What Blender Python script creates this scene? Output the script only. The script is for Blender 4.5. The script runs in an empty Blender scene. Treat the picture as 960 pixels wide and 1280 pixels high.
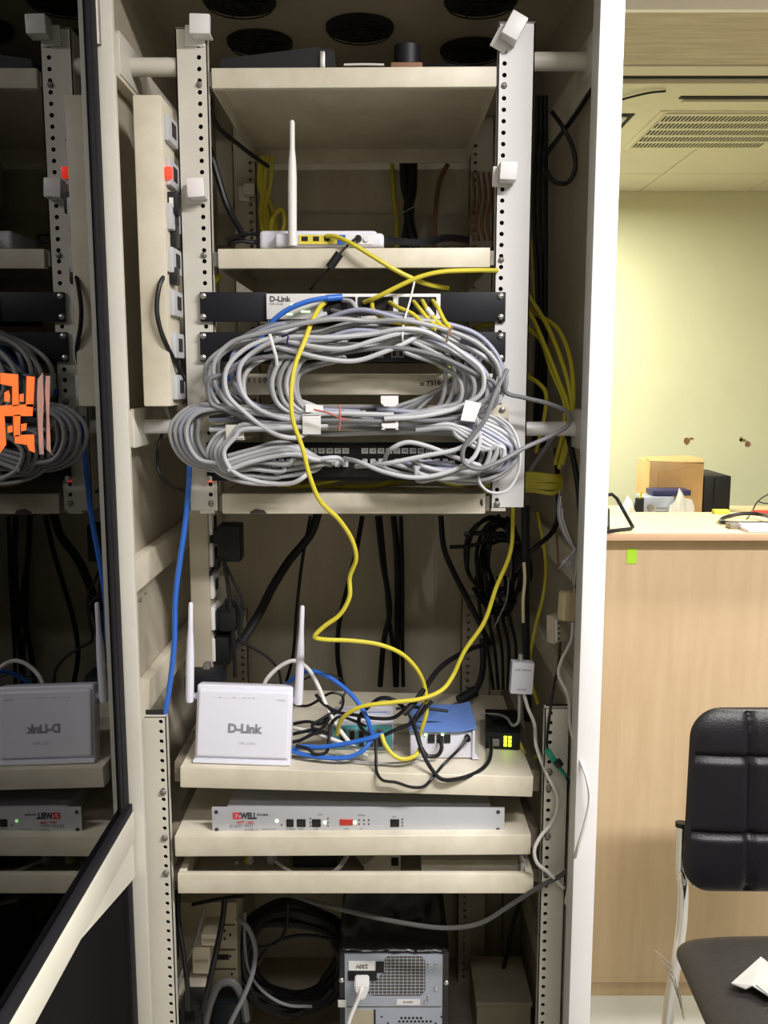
import bpy, bmesh, math, random
from mathutils import Vector, Matrix
random.seed(7)
SC = bpy.context.scene
COL = SC.collection

# ------------------------------------------------------------------ camera, world, lights, exposure
FPX, PITCH, CAMH = 1150.0, math.radians(8.2), 1.45
cam = bpy.data.cameras.new('camera')
cam.sensor_fit = 'HORIZONTAL'; cam.sensor_width = 36.0; cam.lens = 36.0 * FPX / 960.0
cam.clip_start = 0.02
camo = bpy.data.objects.new('camera', cam); COL.objects.link(camo)
camo.location = (0, 0, CAMH); camo.rotation_euler = (math.pi / 2 - PITCH, 0, 0)
SC.camera = camo

world = bpy.data.worlds.new('world'); SC.world = world; world.use_nodes = True
world.node_tree.nodes['Background'].inputs[0].default_value = (0.9, 0.95, 1.0, 1)
world.node_tree.nodes['Background'].inputs[1].default_value = 0.02
vs = SC.view_settings
vs.view_transform = 'Standard'; vs.look = 'None'; vs.gamma = 1.0; vs.use_curve_mapping = False
vs.exposure = -0.12

CEIL = 2.5
# (x, y, length along x, power, colour, size_y)
LAMPS = [(1.10, 0.32, 1.2, 100, (1.0, 0.965, 0.97), 0.14),
         (0.10, -0.45, 1.2, 16, (1.0, 0.965, 0.96), 0.14),
         (1.75, 1.70, 1.2, 84, (1.0, 0.97, 0.84), 0.14),
         (0.45, 4.6, 1.0, 88, (1.0, 0.99, 0.80), 0.14)]
for i, (lx, ly, ln, pw, lc, sy) in enumerate(LAMPS):
    L = bpy.data.lights.new('fluorescent_light', 'AREA'); L.shape = 'RECTANGLE'
    L.size = ln; L.size_y = sy; L.energy = pw; L.color = lc
    lo = bpy.data.objects.new('fluorescent_light', L); COL.objects.link(lo)
    lo.location = (lx, ly, CEIL - 0.085)

# ------------------------------------------------------------------ projection helper: a pixel of the photo at a known depth
_c, _s = math.cos(PITCH), math.sin(PITCH)
def at(px, py, Y):
    u = (px - 480) / FPX; v = (py - 640) / FPX
    dy = _c - v * _s; t = Y / dy
    return Vector((u * t, Y, CAMH + t * (-_s - v * _c)))
def at_x(px, py, X):
    u = (px - 480) / FPX; v = (py - 640) / FPX
    t = X / u
    return Vector((X, t * (_c - v * _s), CAMH + t * (-_s - v * _c)))
def at_z(px, py, Z):
    u = (px - 480) / FPX; v = (py - 640) / FPX
    t = (Z - CAMH) / (-_s - v * _c)
    return Vector((u * t, t * (_c - v * _s), Z))

# ------------------------------------------------------------------ materials
MATS = {}
def mat(name, col, rough=0.5, metal=0.0, var=0.0, scale=8.0, col2=None, bump=0.0, bscale=60.0, emit=0.0, spec=0.5, stretch=None, coat=0.0):
    m = bpy.data.materials.new(name); m.use_nodes = True
    nt = m.node_tree; b = nt.nodes['Principled BSDF']
    b.inputs['Roughness'].default_value = rough; b.inputs['Metallic'].default_value = metal
    b.inputs['Specular IOR Level'].default_value = spec
    b.inputs['Coat Weight'].default_value = coat
    c4 = (*col, 1)
    b.inputs['Base Color'].default_value = c4
    if emit > 0:
        b.inputs['Emission Color'].default_value = c4; b.inputs['Emission Strength'].default_value = emit
    tc = mp = None
    def coords():
        nonlocal tc, mp
        if mp is None:
            tc = nt.nodes.new('ShaderNodeTexCoord'); mp = nt.nodes.new('ShaderNodeMapping')
            nt.links.new(tc.outputs['Object'], mp.inputs['Vector'])
            if stretch: mp.inputs['Scale'].default_value = stretch
        return mp.outputs['Vector']
    if var > 0 or col2:
        n = nt.nodes.new('ShaderNodeTexNoise'); n.inputs['Scale'].default_value = scale
        n.inputs['Detail'].default_value = 6; n.inputs['Roughness'].default_value = 0.65
        nt.links.new(coords(), n.inputs['Vector'])
        r = nt.nodes.new('ShaderNodeValToRGB')
        r.color_ramp.elements[0].position = 0.3; r.color_ramp.elements[1].position = 0.7
        k = 1 - var
        r.color_ramp.elements[0].color = (*(col2 or [x * k for x in col]), 1)
        r.color_ramp.elements[1].color = c4
        nt.links.new(n.outputs['Fac'], r.inputs['Fac']); nt.links.new(r.outputs['Color'], b.inputs['Base Color'])
    if bump > 0:
        n2 = nt.nodes.new('ShaderNodeTexNoise'); n2.inputs['Scale'].default_value = bscale; n2.inputs['Detail'].default_value = 4
        nt.links.new(coords(), n2.inputs['Vector'])
        bp = nt.nodes.new('ShaderNodeBump'); bp.inputs['Strength'].default_value = bump; bp.inputs['Distance'].default_value = 0.004
        nt.links.new(n2.outputs['Fac'], bp.inputs['Height']); nt.links.new(bp.outputs['Normal'], b.inputs['Normal'])
    MATS[name] = m
    return m
def glass_mat(name, tint, ior, rough=0.0):
    m = bpy.data.materials.new(name); m.use_nodes = True; nt = m.node_tree
    nt.nodes.remove(nt.nodes['Principled BSDF']); out = nt.nodes['Material Output']
    fr = nt.nodes.new('ShaderNodeFresnel'); fr.inputs['IOR'].default_value = ior
    tr = nt.nodes.new('ShaderNodeBsdfTransparent'); tr.inputs['Color'].default_value = (*tint, 1)
    gl = nt.nodes.new('ShaderNodeBsdfGlossy'); gl.inputs['Roughness'].default_value = rough
    mx = nt.nodes.new('ShaderNodeMixShader')
    nt.links.new(fr.outputs[0], mx.inputs[0]); nt.links.new(tr.outputs[0], mx.inputs[1]); nt.links.new(gl.outputs[0], mx.inputs[2])
    nt.links.new(mx.outputs[0], out.inputs['Surface'])
    MATS[name] = m; return m

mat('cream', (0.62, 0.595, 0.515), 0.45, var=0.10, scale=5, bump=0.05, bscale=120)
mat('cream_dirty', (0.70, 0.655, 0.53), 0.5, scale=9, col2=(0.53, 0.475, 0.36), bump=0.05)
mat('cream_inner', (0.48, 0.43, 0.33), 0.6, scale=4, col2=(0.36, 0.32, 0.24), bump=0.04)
mat('back_panel', (0.66, 0.60, 0.46), 0.6, scale=3.5, col2=(0.52, 0.47, 0.35), stretch=(6, 1, 0.7))
mat('dark_panel', (0.005, 0.0048, 0.005), 0.9, var=0.3, spec=0.1)
mat('grime', (0.10, 0.085, 0.065), 0.7, scale=30, col2=(0.25, 0.21, 0.15))
mat('chip', (0.06, 0.045, 0.035), 0.8, var=0.4, scale=40)
mat('white_metal', (0.74, 0.73, 0.72), 0.4, var=0.05, scale=6)
mat('white_bright', (0.90, 0.89, 0.92), 0.4)
mat('white_plastic', (0.69, 0.69, 0.76), 0.35, var=0.02)
mat('white_dull', (0.72, 0.71, 0.68), 0.5, var=0.05)
mat('beige_plastic', (0.66, 0.55, 0.34), 0.45, var=0.06, scale=20)
mat('beige_clear', (0.55, 0.47, 0.36), 0.35, var=0.08, scale=20)
mat('black_plastic', (0.007, 0.007, 0.008), 0.5, spec=0.35)
mat('black_metal', (0.007, 0.0075, 0.011), 0.5, var=0.15, scale=25, spec=0.3)
mat('black_gloss', (0.010, 0.010, 0.012), 0.18, bump=0.25, bscale=22)
mat('void', (0.012, 0.011, 0.010), 0.9)
mat('rubber', (0.006, 0.0055, 0.008), 0.7, spec=0.25)
mat('steel', (0.62, 0.60, 0.56), 0.35, metal=0.9, var=0.15, scale=60)
mat('steel_dull', (0.30, 0.28, 0.25), 0.5, metal=0.6, var=0.3, scale=60)
mat('chrome', (0.72, 0.72, 0.74), 0.12, metal=1.0)
mat('silver_paint', (0.55, 0.56, 0.60), 0.38, metal=0.35, var=0.04, scale=20)
mat('galv', (0.42, 0.46, 0.55), 0.4, metal=0.5, var=0.1, scale=14)
mat('grille_bg', (0.10, 0.075, 0.045), 0.8, var=0.4, scale=30)
mat('grey_cable', (0.33, 0.335, 0.34), 0.5, var=0.08, scale=12)
mat('pale_cable', (0.46, 0.465, 0.48), 0.5, var=0.06, scale=12)
mat('dark_grey_cable', (0.16, 0.16, 0.17), 0.5, var=0.1, scale=12)
mat('violet_grey', (0.30, 0.31, 0.40), 0.45, var=0.08, scale=12)
mat('charcoal_cable', (0.07, 0.068, 0.065), 0.5)
mat('white_cable', (0.66, 0.64, 0.60), 0.5)
mat('yellow_cable', (0.60, 0.52, 0.035), 0.45, var=0.08, scale=14)
mat('blue_cable', (0.025, 0.13, 0.52), 0.4, var=0.08, scale=14)
mat('black_cable', (0.007, 0.0065, 0.008), 0.45, spec=0.35)
mat('brown_wire', (0.22, 0.11, 0.05), 0.6)
mat('orange_paint', (0.66, 0.115, 0.008), 0.7, scale=40, col2=(0.55, 0.085, 0.006))
mat('orange_faint', (0.36, 0.15, 0.10), 0.7, scale=50, col2=(0.17, 0.11, 0.11))
mat('red_string', (0.42, 0.12, 0.10), 0.7)
mat('teal', (0.10, 0.40, 0.43), 0.4)
mat('green_tape', (0.01, 0.22, 0.13), 0.4, var=0.2, scale=30)
mat('blue_lid', (0.13, 0.24, 0.58), 0.45, var=0.08, scale=90)
mat('navy', (0.02, 0.02, 0.09), 0.5)
mat('wood', (0.55, 0.415, 0.265), 0.42, scale=5, col2=(0.48, 0.35, 0.21), stretch=(9, 9, 0.8))
mat('wood_top', (0.76, 0.62, 0.38), 0.4, scale=5, col2=(0.70, 0.55, 0.32), stretch=(0.8, 9, 9))
mat('wood_edge', (0.55, 0.37, 0.24), 0.5, var=0.1)
mat('leather', (0.004, 0.0036, 0.006), 0.42, bump=0.18, bscale=260, spec=0.35)
mat('leather_seat', (0.020, 0.018, 0.017), 0.45, spec=0.4, bump=0.22, bscale=240)
mat('paper', (0.72, 0.71, 0.68), 0.6, var=0.05)
mat('clear_film', (0.42, 0.41, 0.39), 0.25, var=0.1, scale=60)
mat('lime', (0.34, 0.62, 0.02), 0.6)
mat('carton', (0.58, 0.36, 0.15), 0.35, scale=7, col2=(0.47, 0.28, 0.11), bump=0.4, bscale=20)
mat('wall', (0.70, 0.70, 0.50), 0.75, scale=2.5, col2=(0.65, 0.65, 0.46), bump=0.1, bscale=40)
mat('wall_room', (0.30, 0.29, 0.25), 0.8, var=0.05)
mat('ceil', (0.68, 0.655, 0.54), 0.8, var=0.06, scale=4)
mat('ceil_board', (0.60, 0.54, 0.43), 0.85, scale=6, col2=(0.42, 0.36, 0.27), stretch=(0.7, 7, 1))
mat('ac_plastic', (0.70, 0.67, 0.52), 0.5, var=0.04)
mat('floor', (0.34, 0.33, 0.29), 0.4, var=0.15, scale=3)
mat('red_plastic', (0.45, 0.03, 0.02), 0.35)
mat('red_text', (0.55, 0.02, 0.03), 0.5)
mat('dark_text', (0.03, 0.03, 0.04), 0.5)
mat('grey_text', (0.22, 0.22, 0.25), 0.5)
mat('faint_text', (0.50, 0.50, 0.55), 0.5)
mat('led_green', (0.55, 1.0, 0.45), 0.4, emit=3.0)
mat('led_lime', (0.55, 1.0, 0.02), 0.4, emit=5.0)
mat('led_red', (1.0, 0.035, 0.015), 0.4, emit=2.2)
mat('led_blue', (0.05, 0.15, 1.0), 0.4, emit=4.0)
mat('tube_glow', (1.0, 0.97, 0.9), 0.4, emit=3.0)
mat('port_yellow', (0.68, 0.56, 0.05), 0.5)
mat('port_blue', (0.02, 0.10, 0.45), 0.5)
mat('beige_box', (0.45, 0.40, 0.28), 0.6, scale=10, col2=(0.34, 0.30, 0.21))
glass_mat('tinted_glass', (0.10, 0.10, 0.11), 1.62, 0.012)

# ------------------------------------------------------------------ mesh builder
class MB:
    def __init__(self): self.bm = bmesh.new()
    def _add(self, tmp, M=None):
        me = bpy.data.meshes.new('t'); tmp.to_mesh(me); tmp.free()
        if M is not None: me.transform(M)
        self.bm.from_mesh(me); bpy.data.meshes.remove(me)
    def box(self, x0, x1, y0, y1, z0, z1, bev=0.0, seg=2, M=None):
        t = bmesh.new(); bmesh.ops.create_cube(t, size=1)
        for v in t.verts:
            v.co = Vector(((x0 + x1) / 2 + v.co.x * (x1 - x0), (y0 + y1) / 2 + v.co.y * (y1 - y0), (z0 + z1) / 2 + v.co.z * (z1 - z0)))
        if bev > 0: bmesh.ops.bevel(t, geom=t.edges[:], offset=bev, segments=seg, profile=0.6, affect='EDGES')
        self._add(t, M); return self
    def cyl(self, p0, p1, r0, r1=None, n=16, cap=True):
        r1 = r0 if r1 is None else r1
        p0 = Vector(p0); p1 = Vector(p1); d = p1 - p0
        t = bmesh.new(); bmesh.ops.create_cone(t, cap_ends=cap, segments=n, radius1=r0, radius2=r1, depth=d.length)
        q = Vector((0, 0, 1)).rotation_difference(d.normalized())
        self._add(t, Matrix.Translation((p0 + p1) / 2) @ q.to_matrix().to_4x4()); return self
    def prism(self, pts, vec, bev=0.0):
        t = bmesh.new(); vec = Vector(vec)
        a = [t.verts.new(Vector(p)) for p in pts]; b = [t.verts.new(Vector(p) + vec) for p in pts]
        n = len(pts); t.faces.new(a); t.faces.new(b[::-1])
        for i in range(n): t.faces.new((a[i], b[i], b[(i + 1) % n], a[(i + 1) % n]))
        bmesh.ops.recalc_face_normals(t, faces=t.faces[:])
        if bev > 0: bmesh.ops.bevel(t, geom=t.edges[:], offset=bev, segments=2, affect='EDGES')
        self._add(t); return self
    def tube(self, pts, r, n=8, r_end=None):
        t = bmesh.new(); N = len(pts); rings = []
        up = None
        for i, p in enumerate(pts):
            d = (pts[min(i + 1, N - 1)] - pts[max(i - 1, 0)])
            d = d.normalized() if d.length > 1e-9 else Vector((1, 0, 0))
            if up is None:
                up = d.orthogonal().normalized()
            up = (up - d * up.dot(d)); up = up.normalized() if up.length > 1e-6 else d.orthogonal().normalized()
            sd = d.cross(up)
            rr = r if r_end is None else r + (r_end - r) * i / (N - 1)
            rings.append([t.verts.new(p + (up * math.cos(2 * math.pi * k / n) + sd * math.sin(2 * math.pi * k / n)) * rr) for k in range(n)])
        for i in range(N - 1):
            for k in range(n):
                t.faces.new((rings[i][k], rings[i][(k + 1) % n], rings[i + 1][(k + 1) % n], rings[i + 1][k]))
        t.faces.new(rings[0][::-1]); t.faces.new(rings[-1])
        bmesh.ops.recalc_face_normals(t, faces=t.faces[:])
        self._add(t); return self
    def lathe(self, prof, base, axis, n=20):
        base = Vector(base); axis = Vector(axis).normalized()
        t = bmesh.new(); o = axis.orthogonal().normalized(); s = axis.cross(o); rings = []
        for r, h in prof:
            rings.append([t.verts.new(base + axis * h + (o * math.cos(2 * math.pi * k / n) + s * math.sin(2 * math.pi * k / n)) * max(r, 1e-5)) for k in range(n)])
        for i in range(len(rings) - 1):
            for k in range(n):
                t.faces.new((rings[i][k], rings[i][(k + 1) % n], rings[i + 1][(k + 1) % n], rings[i + 1][k]))
        t.faces.new(rings[0][::-1]); t.faces.new(rings[-1])
        bmesh.ops.recalc_face_normals(t, faces=t.faces[:])
        self._add(t); return self
    def bounds(self):
        xs = [v.co for v in self.bm.verts]
        lo = Vector([min(v[i] for v in xs) for i in range(3)]); hi = Vector([max(v[i] for v in xs) for i in range(3)])
        return lo, hi
    def xf(self, M):
        for v in self.bm.verts: v.co = M @ v.co
        return self

def _mesh(name, mb, m, off, smooth):
    if off is not None and off.length: bmesh.ops.translate(mb.bm, verts=mb.bm.verts[:], vec=-off)
    me = bpy.data.meshes.new(name); mb.bm.to_mesh(me); mb.bm.free()
    me.materials.append(MATS[m])
    if smooth:
        for p in me.polygons: p.use_smooth = True
        me.set_sharp_from_angle(angle=math.radians(40))
    return me
def root_of(o):
    while o.parent: o = o.parent
    return o
def tag(o, label=None, cat=None, group=None, kind=None):
    if label: o['label'] = label
    if cat: o['category'] = cat
    if group: o['group'] = group
    if kind: o['kind'] = kind
    return o
def thing(name, label, cat, loc, group=None):
    o = bpy.data.objects.new(name, None); COL.objects.link(o); o.location = Vector(loc)
    o.empty_display_size = 0.05
    return tag(o, label, cat, group)
def part(name, mb, m, parent, smooth=True, label=None, kind=None):
    off = root_of(parent).location.copy()
    o = bpy.data.objects.new(name, _mesh(name, mb, m, off, smooth)); COL.objects.link(o); o.parent = parent
    return tag(o, label, kind=kind)
def single(name, mb, m, label=None, cat=None, group=None, kind=None, smooth=True):
    lo, hi = mb.bounds(); off = Vector(((lo.x + hi.x) / 2, (lo.y + hi.y) / 2, lo.z))
    o = bpy.data.objects.new(name, _mesh(name, mb, m, off, smooth)); o.location = off; COL.objects.link(o)
    return tag(o, label, cat, group, kind)
def struct(name, mb, m, smooth=False): return single(name, mb, m, kind='structure', smooth=smooth)

def text_part(name, s, size, loc, m, parent, rot=(math.pi / 2, 0, 0), bold=0.0, extrude=0.0002, align='LEFT', sx=1.0, M=None):
    cu = bpy.data.curves.new('txt', 'FONT'); cu.body = s; cu.size = size; cu.offset = bold; cu.extrude = extrude
    cu.align_x = align; cu.align_y = 'CENTER'; cu.resolution_u = 3
    o = bpy.data.objects.new('txt', cu); COL.objects.link(o)
    dg = bpy.context.evaluated_depsgraph_get(); dg.update()
    me = bpy.data.meshes.new_from_object(o.evaluated_get(dg)); me.name = name
    bpy.data.objects.remove(o); bpy.data.curves.remove(cu)
    from mathutils import Euler
    X = Matrix.Translation(Vector(loc)) @ Euler(rot).to_matrix().to_4x4() @ Matrix.Diagonal((sx, 1, 1, 1))
    if M is not None: X = M @ X
    me.transform(Matrix.Translation(-root_of(parent).location) @ X)
    me.materials.clear(); me.materials.append(MATS[m])
    q = bpy.data.objects.new(name, me); COL.objects.link(q); q.parent = parent
    return q

def smooth_path(P, per=7):
    P = [Vector(p) for p in P]
    if len(P) < 3: return P
    Q = [P[0] * 2 - P[1]] + P + [P[-1] * 2 - P[-2]]; out = []
    for i in range(1, len(Q) - 2):
        p0, p1, p2, p3 = Q[i - 1:i + 3]
        t0 = 0; t1 = t0 + max((p1 - p0).length, 1e-4) ** .5; t2 = t1 + max((p2 - p1).length, 1e-4) ** .5; t3 = t2 + max((p3 - p2).length, 1e-4) ** .5
        for k in range(per):
            t = t1 + (t2 - t1) * k / per
            a1 = p0 * ((t1 - t) / (t1 - t0)) + p1 * ((t - t0) / (t1 - t0)); a2 = p1 * ((t2 - t) / (t2 - t1)) + p2 * ((t - t1) / (t2 - t1)); a3 = p2 * ((t3 - t) / (t3 - t2)) + p3 * ((t - t2) / (t3 - t2))
            b1 = a1 * ((t2 - t) / (t2 - t0)) + a2 * ((t - t0) / (t2 - t0)); b2 = a2 * ((t3 - t) / (t3 - t1)) + a3 * ((t - t1) / (t3 - t1))
            out.append(b1 * ((t2 - t) / (t2 - t1)) + b2 * ((t - t1) / (t2 - t1)))
    out.append(P[-1]); return out
def pts(seq, Y=None):
    return [at(p[0], p[1], p[2] if len(p) > 2 else Y) for p in seq]
def cable(label, seq, r, m, Y=None, name='network_cable', cat='cable', group=None, per=7, n=8, world=False):
    P = seq if world else pts(seq, Y)
    mb = MB().tube(smooth_path(P, per), r, n)
    return single(name, mb, m, label, cat, group)
def prect(px0, py0, px1, py1, Y):
    ym = (py0 + py1) / 2
    return at(px0, ym, Y).x, at(px1, ym, Y).x, at((px0 + px1) / 2, py1, Y).z, at((px0 + px1) / 2, py0, Y).z
def pbox(mb, px0, py0, px1, py1, Y0, Y1, bev=0.0):
    x0, x1, z0, z1 = prect(px0, py0, px1, py1, Y0)
    return mb.box(x0, x1, Y0, Y1, z0, z1, bev)

# ================================================================== SETTING
RX0, RX1, RY0, RY1 = -1.7, 3.6, -2.2, 5.4
struct('floor', MB().box(RX0, RX1, RY0, RY1, -0.06, 0.0), 'floor')
wb = struct('wall_back', MB().box(RX0, RX1, RY1, RY1 + 0.1, 0, 2.9), 'wall')
struct('wall_left', MB().box(RX0 - 0.1, RX0, RY0, RY1, 0, 2.9), 'wall_room')
struct('wall_right', MB().box(RX1, RX1 + 0.1, RY0, RY1, 0, 2.9), 'wall_room')
struct('wall_front', MB().box(RX0, RX1, RY0 - 0.1, RY0, 0, 2.9), 'wall_room')
# ceiling: near plaster, dusty board, slot with painted-in shade before the air conditioner, tiles behind it
SLOT0, SLOT1 = at_z(850, 93, CEIL).y, at_z(850, 105, CEIL - 0.015).y
ce = MB()
ce.box(RX0, RX1, RY0, 2.6, CEIL, CEIL + 0.02)
ce.box(RX0, 0.55, 2.6, RY1, CEIL, CEIL + 0.02)
ce.box(RX0, RX1, RY0, RY1, CEIL + 0.25, CEIL + 0.27)
ceil = struct('ceiling', ce, 'ceil')
part('slot_shade_backing', MB().box(0.55, RX1, SLOT0 - .12, SLOT1 + .35, CEIL + .05, CEIL + .06).box(0.55, RX1, SLOT0 - .01, SLOT0, CEIL + .02, CEIL + .05), 'void', ceil, False)  # near-black backing above the slot, the recess's shade put into its colour
b0 = MB().box(0.55, RX1, 2.6, SLOT0 - 0.10, CEIL, CEIL + 0.02)
part('ceiling_board', b0, 'ceil_board', ceil, False)
part('slot_shade_strip', MB().box(0.55, RX1, SLOT0, SLOT1 - .001, CEIL + .002, CEIL + .012), 'void', ceil, False)  # added near-black strip filling the slot, standing in for its shade
part('ceiling_edge_strip', MB().box(0.55, RX1, SLOT0 - 0.095, SLOT0, CEIL - 0.004, CEIL + 0.02), 'ceil', ceil, False)
ACY0 = SLOT1 + 0.0; ACY1 = at_z(850, 187, CEIL - 0.015).y
TY = at_z(830, 217, CEIL).y; TX = at_z(830, 217, CEIL).x
k = 0
for iy, (ya, yb) in enumerate([(ACY1 - 0.32, TY), (TY, RY1)]):
    for ix in range(-2, 4):
        xa = TX + ix * 0.61
        part('ceiling_tile', MB().box(max(xa, 0.55) + 0.004, min(xa + 0.61, RX1) - 0.004, ya + 0.003, yb - 0.003, CEIL, CEIL + 0.014, 0.003, 1), 'ceil', ceil, False)
part('ceiling_tile_grid', MB().box(0.55, RX1, ACY1 - 0.32, RY1, CEIL + 0.006, CEIL + 0.02), 'ceil_board', ceil, False)
part('ceiling_side_panel', MB().box(2.3, RX1, SLOT0, ACY1 - 0.32, CEIL, CEIL + 0.02), 'ceil', ceil, False)
struct('trim_1', MB().box(0.36, RX1, 2.70, 2.72, at(860, 12, 2.70).z, CEIL - 0.001), 'white_bright')
# chipped paint spots on the back wall
for (px, py, w, h) in [(858, 551, 5, 5), (864, 548, 3, 1.5), (928, 550, 5, 2), (934, 555, 4, 4), (926, 549, 2, 3)]:
    c = at(px, py, RY1); e = 5.4 / FPX
    P = [(c.x + math.cos(a) * w * e * random.uniform(.7, 1.1), RY1 - 0.003, c.z + math.sin(a) * h * e * random.uniform(.7, 1.1)) for a in [i * math.pi / 4 for i in range(8)]]
    part('paint_chip', MB().prism(P, (0, 0.004, 0)), 'brown_wire', wb, False)

# lamps' housings
for i, (lx, ly, ln, pw, lc, sy) in enumerate(LAMPS):
    t = thing('ceiling_light', ['fluorescent batten on the ceiling right of the camera', 'fluorescent batten on the ceiling behind the camera', 'fluorescent batten on the ceiling over the wooden counter', 'fluorescent batten on the ceiling near the far wall'][i], 'light', (lx, ly, CEIL - 0.08))
    part('housing', MB().box(lx - ln / 2, lx + ln / 2, ly - 0.06, ly + 0.06, CEIL - 0.05, CEIL - 0.001, 0.008), 'white_metal', t)
    part('tube', MB().cyl((lx - ln / 2 + .02, ly, CEIL - 0.064), (lx + ln / 2 - .02, ly, CEIL - 0.064), 0.013), 'tube_glow', t)

# ================================================================== AIR CONDITIONER
ACZ = CEIL - 0.015
acx0 = at(744, 150, ACY0 + .35).x; acx1 = acx0 + 1.02
ac = thing('air_conditioner', 'cream ceiling cassette air conditioner with slotted square grille', 'air conditioner', ((acx0 + acx1) / 2, (ACY0 + ACY1) / 2, ACZ))
part('panel_frame', MB().box(acx0, acx1, ACY0, ACY1, ACZ, CEIL + 0.04, 0.008), 'ac_plastic', ac)
# air outlets along the four sides
def ac_pt(px, py): return at_z(px, py, ACZ)
o0 = ac_pt(850, 121)
part('air_outlet', MB().box(o0.x, acx1 - .12, o0.y - 0.012, o0.y + 0.018, ACZ - 0.003, ACZ + 0.002), 'void', ac)
part('louver', MB().box(o0.x + 0.02, acx1 - .14, o0.y + 0.022, o0.y + 0.05, ACZ - 0.012, ACZ + 0.001, 0.004), 'ac_plastic', ac)
o1 = ac_pt(786, 140); o2 = ac_pt(778, 165)
part('air_outlet', MB().box(o1.x - .055, o1.x + 0.03, o1.y + 0.02, ACY1 - .16, ACZ - 0.003, ACZ + 0.002), 'void', ac)
part('louver', MB().box(o1.x - .055, o1.x + 0.006, o1.y + 0.045, ACY1 - .17, ACZ - 0.010, ACZ - 0.004, 0.002), 'ac_plastic', ac)
g0 = ac_pt(824, 141); g1 = ac_pt(796, 183)
gx0 = (g0.x + g1.x) / 2; gx1 = ac_pt(947, 183).x; gy0, gy1 = g0.y, g1.y
part('grille_well', MB().box(gx0 - .03, gx1 + .03, gy0 - .03, gy1 + .03, ACZ - 0.004, ACZ + 0.004, 0.002), 'ac_plastic', ac)
nrow, ncol = 5, 36
ps = (gy1 - gy0) / nrow; cs = (gx1 - gx0) / ncol
part('grille_opening', MB().box(gx0, gx1, gy0, gy1, ACZ - 0.006, ACZ - 0.003), 'void', ac)
for r in range(nrow + 1):
    yy = gy0 + r * ps
    part('grille_bar', MB().box(gx0 - .002, gx1 + .002, yy - ps * .13, yy + ps * .13, ACZ - 0.009, ACZ - 0.005), 'ac_plastic', ac, False)
for q in range(ncol + 1):
    xx = gx0 + q * cs
    part('grille_slat', MB().box(xx - cs * .17, xx + cs * .17, gy0, gy1, ACZ - 0.008, ACZ - 0.005), 'ac_plastic', ac, False)
cable('thin black wire drooping across the air conditioner frame', [at_z(772, 126, ACZ - .012), at_z(790, 121, ACZ - .012), at_z(812, 116, ACZ - .012), at_z(832, 114, ACZ - .006)], 0.004, 'black_cable', name='wire', world=True)

# ================================================================== SERVER CABINET
YF, YB = 1.33, 2.06
XL, XR = -0.408, 0.332
CTOP = 2.09
cab = thing('server_cabinet', 'tall cream steel server cabinet standing open with tinted glass door', 'cabinet', ((XL + XR) / 2, (YF + YB) / 2, 0))
PLX0, PLX1 = -0.405, -0.369
PRX0, PRX1 = 0.293, 0.327
part('post', MB().box(PLX0, PLX1, YF, YF + .014, 0.02, CTOP, 0.002), 'cream', cab)
part('post', MB().box(PRX0, PRX1, YF, YF + .045, 0.02, CTOP, 0.002), 'white_metal', cab)
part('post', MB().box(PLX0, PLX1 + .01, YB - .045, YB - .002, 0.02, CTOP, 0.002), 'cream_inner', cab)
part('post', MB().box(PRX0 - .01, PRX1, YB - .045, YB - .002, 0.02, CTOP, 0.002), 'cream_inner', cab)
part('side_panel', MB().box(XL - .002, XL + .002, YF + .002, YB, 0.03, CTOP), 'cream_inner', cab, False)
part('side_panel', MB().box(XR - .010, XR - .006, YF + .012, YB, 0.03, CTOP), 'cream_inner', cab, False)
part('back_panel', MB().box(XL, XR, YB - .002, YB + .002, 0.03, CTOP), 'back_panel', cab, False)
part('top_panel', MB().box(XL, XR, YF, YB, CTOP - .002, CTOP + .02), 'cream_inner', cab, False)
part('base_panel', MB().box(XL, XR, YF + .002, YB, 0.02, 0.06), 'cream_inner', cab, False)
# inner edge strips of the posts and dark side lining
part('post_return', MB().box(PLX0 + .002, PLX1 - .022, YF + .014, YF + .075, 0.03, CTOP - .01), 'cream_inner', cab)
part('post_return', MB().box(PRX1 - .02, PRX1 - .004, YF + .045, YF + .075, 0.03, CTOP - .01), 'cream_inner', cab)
# side rails running back along both walls
for zc, h in ((1.915, .06), (1.375, .055), (1.145, .05), (0.935, .05), (0.30, .05)):
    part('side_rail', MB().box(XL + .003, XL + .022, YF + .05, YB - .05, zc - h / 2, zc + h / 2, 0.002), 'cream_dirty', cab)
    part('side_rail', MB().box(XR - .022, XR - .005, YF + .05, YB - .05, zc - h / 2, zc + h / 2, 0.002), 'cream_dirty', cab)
# back panel ribs
for xx in (-0.20, 0.02, 0.12):
    part('back_rib', MB().box(xx - .004, xx + .004, YB - .006, YB - .003, 0.9, 1.9), 'back_panel', cab)
part('back_beam', MB().box(XL + .04, XR - .04, YB - .02, YB - .003, 1.735, 1.80), 'cream_inner', cab)
for (px, py, r) in ((174, 750, .004), (181, 742, .0022)):
    q = at_x(px, py, XL + .0215)
    part('bolt', MB().cyl((XL + .021, q.y, q.z), (XL + .0245, q.y, q.z), r, n=8), 'steel_dull', cab)
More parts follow.
